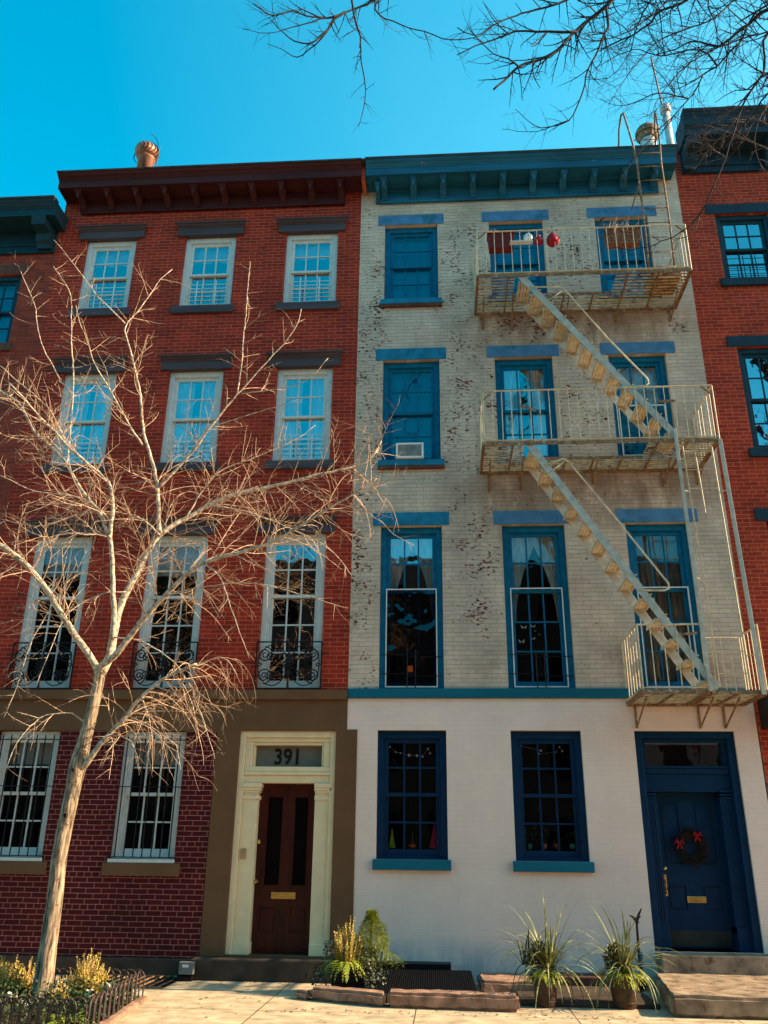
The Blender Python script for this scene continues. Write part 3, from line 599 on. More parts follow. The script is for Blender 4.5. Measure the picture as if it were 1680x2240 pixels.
MB().box(nx0+.03,nx1-.03,NY-.006,NY-.001,.44,.62).build('kick_plate',M['brown_dark'],nd)
x0,zb=pp(1504,1975,NY); x1,zt=pp(1544,1961,NY)
m_=MB(); ring(m_,x0,x1,zb,zt,.012,NY-.012,NY-.001); m_.box(x0+.012,x1-.012,NY-.008,NY-.001,zb+.012,zt-.012); m_.box(x0+.03,x1-.03,NY-.014,NY-.008,zb+.03,zt-.022); m_.build('mail_slot',M['brass'],nd,bevel=.002)
x0,zb=pp(1452,1960,NY); x1,zt=pp(1464,1913,NY)
h_=MB(); h_.box(x0+.005,x0+.055,NY-.01,NY-.001,zb,zt); h_.lathe([(0,0),(.012,0),(.022,.02),(.022,.04),(0,.05)],(x0+.03,NY-.05,zb+.07),10)
h_.tube([(x0+.03,NY-.01,zb+.03),(x0+.03,NY-.05,zb+.06),(x0+.03,NY-.055,zb+.16),(x0+.03,NY-.01,zb+.2)],.008,6); h_.build('door_handle',M['brass'],nd,bevel=.002)
x,z=pp(1453,1899,NY); MB().lathe([(0,0),(.025,0),(.02,.015),(0,.02)],(0,0,0),12).build('door_lock',M['brass'],nd).matrix_world=Matrix.Translation((x+.01,NY,z))@Matrix.Rotation(R_(90),4,'X')
MB().box(a+.0,b+.5,-.34,.5,.17,.398).build('door_step',M['slab'],gry,bevel=.015)
# ================================================================ RIGHT HOUSE
rh=thing('brick_house','orange red brick townhouse with dark teal windows and heavy dark cornice at right edge','house',(6.,0,0))
RX0,RX1=XR+.002,9.6
rr=[(4.87,5.775,10.58,11.97),(4.87,5.775,7.40,9.25),(4.87,5.775,3.9,6.2),(6.7,7.6,10.58,11.97),(6.7,7.6,7.40,9.25)]
wallmesh(RX0,RX1,-.05,13.55,rr).build('wall',M['brick_right'],rh,recalc=False)
body(rh,RX0,RX1,0,13.55,M['brick_right'])
for (a,b,z0,z1) in rr:
    wn=window(rh,a,b,z0,z1,M['darkteal'],rows=(2,2),cw=.075,y=.05,glass='glass_hi' if z0>4 else 'glass_lo',top=.09)
    MB().box(a-.15,b+.12,-.02,.17,z1+.33 if False else z1+.001,z1+.2).build('lintel',M['slate'],wn,bevel=.004)
    sill(wn,a-.09,b+.06,z0-.15,z0-.001,M['slate'])
    if z0>10:
        g=MB()
        for k in range(4): g.tube([(a+.06,.02,z0+.08+k*.12),(b-.06,.02,z0+.08+k*.12)],.006,5)
        for xx in(a+.35,b-.35): g.box(xx-.007,xx+.007,.012,.019,z0+.02,z0+.5)
        g.build('window_guard',M['iron'],wn)
rc=cornice(rh,4.40,RX1,13.83,13.35,12.87,.50,M['slate'],4.42,RX1,[4.55+1.4*k for k in range(4)])
for k in range(4):
    x=4.55+1.4*k; pr=[(0,12.9),(-.12,12.9),(-.14,13.0),(-.2,13.05),(-.22,13.15),(-.42,13.2),(-.45,13.34),(0,13.34)]
    MB().prism(pr,x-.11,x+.11).build('large_bracket',M['slate'],rc,bevel=.004)
f=MB(); f.box(4.42,RX1,-.05,-.037,12.87,12.97); f.box(4.42,RX1,-.06,-.037,13.02,13.08); f.build('frieze_moulding',M['slate'],rc,bevel=.003)
MB().box(4.335,9.5,-.30,-.001,3.14,3.62).build('dark_belt',M['dark'],rh,bevel=.03)
# ================================================================ FAR LEFT HOUSE
lh=thing('brick_house','lower worn red brick townhouse with brown lintels and dark blue cornice at left edge','house',(-8.5,0,0))
lw=[(-8.42,-7.52,9.70,11.19),(-8.42,-7.52,6.6,8.3)]
wallmesh(-10.5,XL-.002,-.05,12.3,lw).build('wall',M['brick_left'],lh,recalc=False)
body(lh,-10.5,XL-.003,0,12.25,M['brick_left'])
for a,b,z0,z1 in lw:
    wn=window(lh,a,b,z0,z1,M['darkteal'],rows=(2,2),cw=.07,y=.05,glass='glass_lo',inside='blindblue',top=.09)
    MB().box(a-.12,b+.12,-.006,.17,z1+.02,z1+.22).build('lintel',M['lbrown'],wn,bevel=.004)
    sill(wn,a-.1,b+.1,z0-.15,z0-.001,M['lbrown'])
lc=cornice(lh,-10.5,-6.86,12.42,12.10,11.62,.52,M['darkteal'],-10.45,-7.0,[])
pr=[(0,11.66),(-.12,11.66),(-.14,11.74),(-.2,11.78),(-.24,11.9),(-.44,11.94),(-.48,12.095),(0,12.095)]
for x in(-7.15,-8.8): MB().prism(pr,x-.13,x+.13).build('bracket',M['darkteal'],lc,bevel=.004)
f=MB(); f.box(-10.45,-7.0,-.06,-.037,11.66,11.7); f.box(-10.45,-7.0,-.06,-.037,11.78,11.82); f.build('frieze_moulding',M['darkteal'],lc,bevel=.003)
# ================================================================ HOUSE OPPOSITE (seen mirrored in the lower panes)
oh=thing('brick_house','plain soot dark brick terrace across the street mirrored in the lower window panes','house',(0,-26,0))
oho=[(x,x+1.0,z,z+1.7) for x in [-22+2.4*k for k in range(19)] for z in(1.2,4.6,8.,11.2)]
wo=wallmesh(-24,24,-.1,13.9,oho,yf=0,rev=-.2); wo.v=[(x,-24.5+(y if y==0 else -.2),z) for x,y,z in wo.v]; wo.build('wall',M['terrace'],oh,recalc=False)
MB().box(-24,24,-33,-24.75,-.1,13.8).build('back_wall',M['room'],oh)
# ================================================================ FIRE ESCAPE
fe=thing('fire_escape','cream painted iron fire escape with three landings, stairs and ladders on the grey house','fire escape',(2.3,-.5,3.49))
rng=random.Random(5)
FY=-1.03
def platform(x0,x1,z,openx=None,y0=FY,y1=-.03):
    mb=MB(); n=13
    for i in range(n):
        y=y0+.03+(y1-y0-.06)*i/(n-1)
        segs=[(x0,x1)]
        if openx and y<-.50: segs=[(x0,openx[0]),(openx[1],x1)]
        for a,b in segs: mb.box(a,b,y-.012,y+.012,z-.016+rng.uniform(-.004,.004),z)
    p=mb.build('platform',M['slat'],fe)
    c=MB(); k=max(2,int((x1-x0)/.42))
    for i in range(k+1):
        x=x0+.02+(x1-x0-.04)*i/k
        if openx and openx[0]<x<openx[1]: c.box(x-.012,x+.012,-.50,y1,z-.045,z-.014)
        else: c.box(x-.012,x+.012,y0,y1,z-.045,z-.014)
    c.box(x0,x1,y0-.012,y0,z-.05,z+.005); c.box(x0,x1,y1,y1+.012,z-.05,z+.0)
    c.box(x0-.012,x0,y0,y1,z-.05,z+.004); c.box(x1,x1+.012,y0,y1,z-.05,z+.004)
    if openx: c.box(openx[0],openx[1],-.51,-.50,z-.05,z)
    c.build('platform_frame',M['rust'],p)
    return p
def railing(segs,z,h=.86,sp=.135,curl=True):
    """segs: list of (a,b) xy pairs"""
    r=MB()
    for (ax,ay),(bx,by) in segs:
        L=math.hypot(bx-ax,by-ay); n=max(2,int(L/sp))
        pts=[(ax+(bx-ax)*t/4,ay+(by-ay)*t/4,z+h+rng.uniform(-.006,.006)) for t in range(5)]
        r.tube(pts,.013,6); r.bar((ax,ay,z+.03),(bx,by,z+.03),.012,.03)
        for i in range(n+1):
            t=i/n; x=ax+(bx-ax)*t; y=ay+(by-ay)*t; e=(i==0 or i==n)
            r.tube([(x,y,z-.02),(x+rng.uniform(-.004,.004),y,z+h)],.012 if e else .0075,6 if e else 5)
    o=r.build('railing',M['fe'],fe); return o
def feb(S,z,diag=-.55):
    for (x,y) in S:
        b=P(x,y,0.); d=MB()
        d.bar((b.x,-.015,z-.05),(b.x,-.015,b.z),.03,.012)
        d.bar((b.x,-.02,b.z+.01),(b.x,diag,z-.045),.025,.014)
        d.build('bracket',M['rust'],fe)
ZT,ZM,ZL=10.045,7.085,3.50
platform(.63,3.97,ZT,(1.24,2.82)); platform(.63,4.0,ZM,(1.24,3.02))
platform(2.56,3.40,ZL); platform(3.44,4.14,ZL,y0=-1.0)
for z,x1 in((ZT,3.965),(ZM,4.0)):
    railing([((.65,FY),(x1,FY)),((.65,FY),(.65,-.02)),((x1,FY),(x1,-.02))],z)
    c=MB()
    for xa,s in((.65,1),(x1,-1)):
        c.bar((xa,FY,z+.70),(xa+s*.16,FY,z+.86),.012,.02); c.bar((xa,FY,z+.70),(xa,FY+.16,z+.86),.012,.02)
    c.build('rail_brace',M['rust'],fe)
railing([((2.57,FY),(3.40,FY)),((2.57,FY),(2.57,-.02))],ZL,sp=.15)
railing([((4.13,-1.0),(4.13,-.35))],ZL,sp=.12)
railing([((3.62,-.25),(4.13,-.25))],ZL,sp=.12)
feb([(1056,722),(1119,722),(1237,708),(1347,706),(1467,703)],ZT); feb([(1070,1077),(1139,1075),(1297,1060),(1453,1067),(1526,1062)],ZM)
feb([(1393,1593),(1532,1594),(1587,1594)],ZL,-.75)
def stair(x0,z0,x1,z1,nst):
    st=MB(); 
    s=MB(); ya,yb=-1.02,-.46
    a=Vector((x0,ya,z0)); b=Vector((x1,ya,z1)); r=MB(); r.bar(a,b,.105,.012); r.build('stringer',M['feg'],fe,bevel=.002)
    a=Vector((x0,yb,z0)); b=Vector((x1,yb,z1)); r=MB(); r.bar(a,b,.12,.012); r.build('stringer',M['feg'],fe,bevel=.002)
    for i in range(nst):
        t=(i+.6)/nst; x=x0+(x1-x0)*t; z=z0+(z1-z0)*t
        m=MB()
        # pressed tread: two slotted strips with turned down lips
        for k in range(4):
            w=.036; xx=x-.09+k*.048
            m.box(xx,xx+w,ya+.012,yb-.012,z-.006,z)
        for yy in(ya+.012,(ya+yb)/2-.02,yb-.052): m.box(x-.092,x+.092,yy,yy+.04,z-.008,z-.002)
        m.box(x-.095,x-.09,ya+.012,yb-.012,z-.05,z); m.box(x+.09,x+.095,ya+.012,yb-.012,z-.05,z)
        m.bar((x-.09,ya+.02,z-.008),(x+.03,ya+.02,z-.10),.015,.01); m.bar((x-.09,yb-.02,z-.008),(x+.03,yb-.02,z-.10),.015,.01)
        m.build('tread',M['fe'],fe)
    bl=MB(); dv=(Vector((x1,0,z1))-Vector((x0,0,z0)))
    nrm=Vector((dv.z,0,-dv.x)).normalized()*-1
    for i in range(nst):
        t=(i+.6)/nst; c=Vector((x0,ya-.008,z0))+dv*t+nrm*.06
        bl.lathe([(0,0),(.014,0),(.014,.012),(0,.016)],(c.x,c.y-.01,c.z),6)
    bl.build('bolts',M['fe'],fe)
stair(1.27,ZT+.04,3.43,ZM+.02,12); stair(1.27,ZM+.02,3.50,ZL+.02,13)
def hrail(S):
    p=[P(x,y,-1.03) for x,y in S]
    r=MB(); r.tube(p,.014,6); a=p[1]+(p[2]-p[1])*.55; r.tube([a,a+Vector((-.34,.0,-.26))],.006,5); r.build('handrail',M['fe'],fe,smooth=True)
hrail([(1160,628),(1228,627),(1240,638),(1330,741),(1416,828),(1419,838),(1412,844),(1356,846)])
hrail([(1193,1017),(1232,1003),(1244,1010),(1340,1125),(1462,1276),(1464,1286),(1455,1291),(1400,1291)])
# drop ladder with its guide posts
po=MB(); po.bar((3.385,-1.045,ZM+.15),(3.41,-1.045,ZL-.02),.045,.035); po.build('guide_post',M['feg'],fe,bevel=.003)
po=MB(); po.bar((4.0,-1.045,ZM-.02),(4.07,-1.045,ZL-.06),.05,.035); po.build('guide_post',M['feg'],fe,bevel=.003)
ld=MB(); ld.tube([(3.485,-.98,ZM),(3.56,-.98,ZL+.05)],.011,6); ld.tube([(3.89,-.98,ZM),(3.945,-.98,ZL+.05)],.013,6)
for i in range(12):
    z=ZL+.22+i*.29; t=(z-ZL)/(ZM-ZL); ld.tube([(3.56-.075*t,-.98,z),(3.945-.055*t,-.98,z)],.0075,5)
for z in(6.28,5.0,3.95): ld.tube([(3.395,-1.03,z),(3.50,-.98,z)],.008,5); ld.tube([(3.93,-.98,z),(4.04,-1.03,z)],.008,5)
ld.build('drop_ladder',M['fe'],fe)
MB().tube([P(1520,990,-.9),P(1531,1050,-.9),P(1543,1122,-.9)],.011,6).build('hanging_rod',M['fe'],fe)
for (xa,ya_),(xb,yb_) in (((1137,887),(1172,898)),((1439,877),(1477,877)),((1487,1387),(1525,1385))):
    a=P(xa,ya_,FY-.02); b=P(xb,yb_,FY-.02); MB().bar(a,b,.03,.02).build('tie_plate',M['rust'],fe)
# roof ladder with goosenecks
rl=MB(); yl=-.66
for x in(3.45,3.86):
    lx=.10 if x<3.6 else -.05
    pts=[(x+.0,yl+.1,ZT),(x,yl,ZT+1.2),(x,yl,12.55),(x-lx*.3,yl-.02,12.95),(x-lx*.7,yl+.02,13.4),(x-lx,yl+.08,13.80),(x-lx*1.2,yl+.16,13.84),(x-lx*1.5,yl+.30,13.62),(x-lx*1.7,yl+.50,13.05)]
    rl.tube(pts,.018 if x<3.6 else .016,7)
for i in range(10): z=ZT+.35+i*.30; rl.tube([(3.45,yl+.02,z),(3.88,yl+.02,z)],.009,5)
rl.tube([(3.44,yl,12.1),(3.44,-.05,12.1)],.01,5)
rl.build('roof_ladder',M['rust'],fe,smooth=True)
# ================================================================ THINGS ON THE FIRE ESCAPE
def at_box(par_name,label,cat,S0,S1,Y,dep,m,group=None,taper=.02):
    a=P(*S0,Y); b=P(*S1,Y); x0,x1,z0,z1=a.x,b.x,b.z,a.z
    t=thing(par_name,label,cat,((x0+x1)/2,Y,z0),group)
    mb=MB(); n=taper
    vs=[(x0+n,Y+n,z0),(x1-n,Y+n,z0),(x1-n,Y+dep-n,z0),(x0+n,Y+dep-n,z0),(x0,Y,z1),(x1,Y,z1),(x1,Y+dep,z1),(x0,Y+dep,z1)]
    mb.add(vs,[(0,3,2,1),(0,1,5,4),(1,2,6,5),(2,3,7,6),(3,0,4,7)])
    mb.box(x0-.008,x1+.008,Y-.008,Y+.008,z1-.03,z1); mb.box(x0-.008,x1+.008,Y+dep-.008,Y+dep+.008,z1-.03,z1)
    mb.box(x0-.008,x0+.008,Y+.008,Y+dep-.008,z1-.03,z1); mb.box(x1-.008,x1+.008,Y+.008,Y+dep-.008,z1-.03,z1)
    for k in (1,2): mb.box(x0+n*.7,x1-n*.7,Y-.004+n*(1-k/3),Y+.01,z0+(z1-z0)*k/3-.006,z0+(z1-z0)*k/3+.006)
    mb.build('box',m,t,bevel=.003)
    MB().box(x0+.012,x1-.012,Y+.012,Y+dep-.012,z1-.06,z1-.035).build('soil',M['soil'],t)
    return t,(x0,x1,z0,z1)
t,(x0,x1,z0,z1)=at_box('flower_box','dark red flower box with pale dried flowers hanging inside the top fire escape rail','flower box',(1067,507),(1127,538),FY+.03,.2,M['redbox'])
fl=MB()
for k in range(46):
    x=rng.uniform(x0,x0+.16); y=FY+.03+rng.uniform(.02,.18); z=z1+rng.uniform(-.01,.09)
    fl.tube([(x,y,z1-.04),(x+rng.uniform(-.03,.03),y,z)],.002,3); 
    for q in range(3):
        a=rng.uniform(0,6.28); fl.add([(x,y,z),(x+.02*math.cos(a),y+.02*math.sin(a),z+.012),(x+.02*math.cos(a+1),y+.02*math.sin(a+1),z+.002)],[(0,1,2)])
fl.build('dried_flowers',M['pinkp'],t,recalc=False)
t,(x0,x1,z0,z1)=at_box('flower_box','brown woven trough of dry twigs hanging inside the top fire escape rail','flower box',(1324,500),(1404,527),FY+.03,.2,M['wicker'])
fl=MB()
for k in range(60):
    x=rng.uniform(x0,x1); y=FY+.03+rng.uniform(.0,.18); h=rng.uniform(.08,.32); dx=rng.uniform(-.15,.15)
    if k%3: fl.tube([(x,y,z1-.05),(x+dx*.5,y-rng.uniform(0,.03),z1+h*.6),(x+dx,y,z1+h)],[.004,.003,.002],3)
    else: fl.tube([(x,y-.02,z1-.02),(x+dx*.4,y-.06,z1+.03),(x+dx,y-.07,z1-h*.8)],[.004,.004,.002],3)
fl.build('dry_twigs',M['twig'],t,recalc=False)
def lantern(label,sx,sy,rx,h,m,wire=True):
    c=P(sx,sy,FY+.06); t=thing('paper_lantern' if False else 'lantern',label,'lantern',tuple(c),'lanterns on the top fire escape rail')
    pr=[(rx*.45,-h/2)]+[(rx*(1-.55*abs(q)**3),h/2*q) for q in(-.9,-.8,-.65,-.45,-.2,0,.2,.45,.65,.8,.9)]+[(rx*.45,h/2)]
    b=MB().lathe(pr,tuple(c),16).build('globe',m,t,smooth=True)
    r=MB(); r.lathe([(rx*.5,h/2-.005),(rx*.5,h/2+.015),(rx*.2,h/2+.03)],tuple(c),12); r.tube([(c.x,c.y,c.z+h/2+.02),(c.x,c.y-.03,c.z+h/2+.09)],.004,4)
    for k in range(8):
        a=k*math.pi/4; r.tube([(c.x+rx*1.03*math.cos(a)*math.sqrt(max(.1,1-q*q*.9)),c.y+rx*1.03*math.sin(a)*math.sqrt(max(.1,1-q*q*.9)),c.z+h/2*q) for q in(-1,-.5,0,.5,1)],.003,3)
    r.build('wire_cage',M['iron'] if m!=M['red'] else M['red'],t)
lantern('round silvery white lantern hanging beside two red ones on the top rail',1155,522,.075,.17,M['plasticw'])
lantern('smaller plain red lantern between the white lantern and the larger red one',1178,527,.075,.15,M['red'])
lantern('largest red lantern with a pale stripe, right of the smaller red one',1209,526,.10,.20,M['red'])
p=P(1115,533,FY); MB().box(p.x,p.x+.36,FY-.09,FY+.0,p.z-.03,p.z-.015).build('shelf',M['winwhite'],fe)
c=P(1503,600,-.72); t=thing('planter','brown rectangular planter lying on the top landing slats','planter',(c.x,-.7,ZT)); b=MB(); b.box(3.42,3.86,-.86,-.36,ZT+.002,ZT+.15); b.box(3.40,3.88,-.88,-.34,ZT+.13,ZT+.17); b.build('box',M['wicker'],t,bevel=.01)
# air conditioner
a=P(866,1002,-.10); b=P(926,968,-.10)
t=thing('air_conditioner','white window air conditioner in the lower sash of the left blue window','air conditioner',((a.x+b.x)/2,0,a.z))
m_=MB(); ring(m_,a.x,b.x,a.z,b.z,.03,-.11,.3); m_.box(a.x+.02,b.x-.02,-.08,.3,a.z+.005,b.z-.005); m_.build('casing',M['plasticw'],t,bevel=.006)
g=MB()
for k in range(12): z=a.z+.035+k*(b.z-a.z-.07)/11.; g.box(a.x+.031,b.x-.031,-.10,-.085,z-.003,z+.003)
g.build('grille',M['galv'],t)
MB().box(a.x+.031,b.x-.031,-.083,-.0801,a.z+.031,b.z-.031).build('dark_coil',M['dark'],t)
# ================================================================ ROOF ITEMS
def wpt(x,y,Y): return P(x,y,Y)
c=P(320,346,1.0); zb=12.93
t=thing('roof_turbine','weathered copper spinning roof ventilator above the red house cornice','roof ventilator',(c.x,1.0,zb))
b=MB(); b.lathe([(.165,0),(.165,c.z-zb-.06),(.18,c.z-zb-.05),(.18,c.z-zb-.02)],(c.x,1,zb),20); b.build('pipe',M['copper'],t,smooth=True)
v=MB()
for k in range(20):
    a0=2*math.pi*k/20
    pts=[]
    for q in range(7):
        f=q/6; ang=a0+.5*math.sin(f*3.1); r=.165+.085*math.sin(f*math.pi)**.7; pts.append((c.x+r*math.cos(ang),1+r*math.sin(ang),c.z-.03+f*.36))
    for q in range(6):
        A=Vector(pts[q]);B=Vector(pts[q+1]); tan=Vector((-(A.y-1),A.x-c.x,0)).normalized()*.05
        inw=Vector((c.x-A.x,1-A.y,0)).normalized()*.02
        v.quad(A,A+tan+inw,B+tan+inw,B)
v.lathe([(.15,.33),(.1,.37),(.0,.385)],(c.x,1,c.z-.03),16); v.build('vaned_head',M['copper'],t,recalc=False)
b=MB(); b.tube([(c.x+.20*math.cos(a),1+.27*math.sin(a)-.05,c.z+.30+.12*math.cos(a*.5)) for a in [k*.4 for k in range(-2,9)]],.008,5)
b.tube([(c.x-.25,1,c.z+.2),(c.x-.27,1,c.z+.0),(c.x-.2,1,c.z-.1)],.01,5); b.tube([(c.x+.25,1,c.z+.3),(c.x+.24,1,c.z-.0),(c.x+.2,1,zb)],.01,5); b.build('wire_brace',M['iron'],t)
c=P(1456,245,1.4); t=thing('vent_pipe','pale capped vent pipe on the roof beside the roof ladder','vent pipe',(c.x,1.4,12.9))
b=MB(); b.lathe([(.075,0),(.075,c.z-12.9)],(c.x,1.4,12.9),16); b.lathe([(.105,0),(.11,.03),(.11,.15),(.10,.18),(.04,.2)],(c.x,1.4,c.z-.02),16); b.build('pipe',M['galv'],t,smooth=True)
t=thing('aerial_mast','thin rusty roof mast rising behind the pale vent pipe','mast',(P(1449,235,2.5).x,2.5,12.9))
q=P(1455,300,2.5); MB().tube([(q.x,2.5,12.9),P(1449,235,2.5),P(1424,125,2.5)],.02,6).build('mast',M['rust'],t)
c=P(1415,287,.9); t=thing('chimney_cowl','rusty hooded metal chimney cowl on a pale drum behind the roof ladder','chimney cowl',(c.x,.9,12.93))
b=MB(); b.lathe([(.15,0),(.15,c.z-.12-12.93),(.13,c.z-.05-12.93)],(c.x,.9,12.93),18); b.build('drum',M['galv'],t,smooth=True)
b=MB(); b.lathe([(.23,-.03),(.235,.05),(.20,.13),(.12,.19),(.0,.20)],(c.x,.9,c.z-.1),18); b.lathe([(.18,-.14),(.22,-.05),(.22,-.03)],(c.x,.9,c.z-.1),9); b.build('hood',M['rust'],t)
# ================================================================ WINDOW ORNAMENTS AND WREATH
def flatstar(mb,c,r,n=5,d=.006,inner=.45,sq=1,rot=0):
    pr=[]
    for k in range(2*n):
        a=math.pi*k/n+math.pi/2+rot; q=r if k%2==0 else r*inner; pr.append((c.x+q*math.cos(a)*sq,c.z+q*math.sin(a)))
    mb.prism(pr,c.y,c.y+d,'y')
YI=.225
def papertree(label,S,H,W,m,tiers):
    c=P(S[0],S[1],YI); t=thing('paper_tree',label,'tree ornament',tuple(c))
    pr=[(0.0,H)]
    for k in range(tiers):
        z1=H*(1-(k+1)/tiers); pr=pr+[(W/2*((k+1)/tiers),z1+.004),(W/2*((k+1)/tiers)*.72,z1)] if k<tiers-1 else pr+[(W/2,0)]
    full=[(c.x+x,c.z+z) for x,z in pr]+[(c.x-x,c.z+z) for x,z in pr[:0:-1]]
    MB().prism(full,c.y-.01,c.y+.01,'y').build('tree_cutout',m,t)
    a=MB(); a.prism([(c.y+(p[0]-c.x),p[1]) for p in full],c.x-.01,c.x+.01,'x'); a.build('tree_cutout',m,t)
papertree('lime green paper tree standing in the left ground floor window',(857.5,1855),.245,.10,M['limep'],5)
papertree('magenta felt tree standing in the left ground floor window',(950,1855),.33,.125,M['magp'],1)
c=P(903,1855,YI); t=thing('candle_bowl','orange bowl holding a thin dark candle between the two window trees','ornament',tuple(c))
MB().lathe([(.02,0),(.05,.02),(.055,.045),(.03,.05)],tuple(c),14).build('bowl',M['orange'],t,smooth=True); MB().lathe([(.012,.05),(.012,.12),(.003,.20)],tuple(c),8).build('candle',M['green'],t)
def garland(label,S,Y,r,m,n=5,cname='flower_garland'):
    t=None
    c0=P(S[0][0],S[0][1],Y); t=thing(cname,label,'garland',tuple(c0))
    pts=[P(x,y,Y) for x,y in S]
    mb=MB(); rg=random.Random(len(S))
    for q in pts: flatstar(mb,q,r*rg.uniform(.6,1.15),n,inner=.4,rot=rg.uniform(0,1))
    mb.build('blossoms',m,t)
    MB().tube([q+Vector((0,.004,0)) for q in pts],.0015,3).build('string',M['winwhite'],t)
garland('string of small white star flowers across the top of the left ground floor window',[(853,1634),(866,1645),(876,1647),(895,1652),(912,1653),(924,1655),(936,1638),(941,1648)],.14,.028,M['petal'])
garland('sparse string of white blossoms across the top of the middle ground floor window',[(1140,1632),(1183,1642),(1179,1649),(1211,1646),(1216,1645),(1224,1634),(1230,1643)],.14,.024,M['petal'])
t=thing('butterfly_cutouts','white butterfly shapes stuck on the middle first floor window','butterflies',tuple(P(1150,1385,.17)))
mb=MB()
for x,y,r in((1146,1371,.045),(1166,1369,.035),(1141,1402,.05),(1166,1396,.035),(1171,1380,.014),(1180,1388,.012)):
    q=P(x,y,.19)
    for s in(-1,1): mb.prism([(q.x,q.z-.2*r),(q.x+s*r*1.0,q.z+r*.55),(q.x+s*r*.9,q.z-.05*r),(q.x+s*r*.5,q.z-.7*r)],q.y,q.y+.003,'y')
mb.build('butterflies',M['petal'],t)
c=P(897,1472,.24); t=thing('table_lantern','small glowing orange lantern on a thin stand behind the left first floor window','lantern',tuple(c))
lm=bpy.data.materials.new('lit_orange_glass'); lm.use_nodes=True; lb=lm.node_tree.nodes['Principled BSDF']; lb.inputs['Base Color'].default_value=(.5,.12,.02,1); lb.inputs['Emission Color'].default_value=(1,.22,.03,1); lb.inputs['Emission Strength'].default_value=.18
MB().box(c.x-.04,c.x+.04,c.y-.04,c.y+.04,c.z+.02,c.z+.10).build('lamp_glass',lm,t,bevel=.01)
b=MB(); b.box(c.x-.05,c.x+.05,c.y-.05,c.y+.05,c.z+.10,c.z+.115)
for s in(-1,1): b.box(c.x+s*.045-.004,c.x+s*.045+.004,c.y-.01,c.y+.01,c.z-.30,c.z+.11)
b.build('stand',M['iron'],t)
def foliage(mb,c,R,n,lr,rg,up=.4,flat=1):
    for k in range(n):
        v=Vector((rg.gauss(0,1),rg.gauss(0,1),rg.gauss(0,1))).normalized()*rg.random()**.45
        p=Vector((c[0]+v.x*R[0],c[1]+v.y*R[1],c[2]+v.z*R[2])); d=(v+Vector((rg.uniform(-.6,.6),rg.uniform(-.6,.6),up+rg.uniform(-.3,.3)))).normalized()
        s=d.cross(Vector((rg.uniform(-1,1),rg.uniform(-1,1),rg.uniform(-1,1)))).normalized(); L=lr*rg.uniform(.6,1.4)
        mb.add([p,p+d*L*.5+s*L*.3,p+d*L,p+d*L*.5-s*L*.3],[(0,1,2,3)])
rg=random.Random(8)
for nm,lab,sx,m1,m2,R in(('potted_plant','broad leaved plant in the lower left pane of the middle ground floor window',1160,'aqua','green',(.09,.05,.12)),
   ('potted_plant','airy plant in a pink pot in the middle ground floor window',1192,'pinkp','ivy',(.07,.05,.10)),
   ('potted_plant','upright feathery plant in a terracotta pot in the middle ground floor window',1218,'terra','green',(.05,.04,.14)),
   ('potted_plant','low plant with pink leaves in a wide aqua bowl in the middle ground floor window',1253,'aqua','ivy',(.08,.05,.08))):
    c=P(sx,1858,YI+.02); t=thing(nm,lab,'potted plant',tuple(c),'plants on the window ledge'); w=.05 if 'bowl' in lab else .03
    MB().lathe([(w*.7,0),(w,.06),(w*1.05,.065),(w*.9,.07)],tuple(c),14).build('pot',M[m1],t,smooth=True)
    f=MB(); foliage(f,(c.x,c.y,c.z+.07+R[2]),R,60 if m2=='green' else 90,.05 if 'broad' in lab else .018,rg); f.build('leaves',M[m2],t,recalc=False)
# wreath
c=P(1511,1852,NY-.05); t=thing('wreath','dark evergreen wreath with two red bows hanging on the navy door','wreath',tuple(c))
f=MB()
for k in range(1500):
    a=rg.uniform(0,6.283); q=rg.gauss(0,.035); h=rg.gauss(0,.02)
    p=Vector((c.x+(.155+q)*math.cos(a),c.y-.01+h-.0,c.z+(.165+q)*math.sin(a)))
    d=Vector((math.cos(a+1.2)+rg.uniform(-.6,.6),rg.uniform(-.9,.1),math.sin(a+1.2)+rg.uniform(-.6,.6))).normalized(); s=d.cross(Vector((0,1,.3))).normalized()*.005
    f.add([p-s,p+s,p+d*.05],[(0,1,2)])
f.build('evergreen_ring',leafmat('dark_evergreen',(.012,.010,.006),(.03,.012,.008)),t,recalc=False)
for sx,sy in((1486,1843),(1525,1827)):
    q=P(sx,sy,NY-.10); b=MB()
    for s in(-1,1):
        b.tube([(q.x,q.y,q.z),(q.x+s*.04,q.y-.02,q.z+.035),(q.x+s*.06,q.y-.01,q.z),(q.x,q.y,q.z)],[.008,.014,.014,.008],6)
        b.bar((q.x,q.y,q.z),(q.x+s*.035,q.y,q.z-.075),.022,.004)
    b.build('bow',M['red'],t)
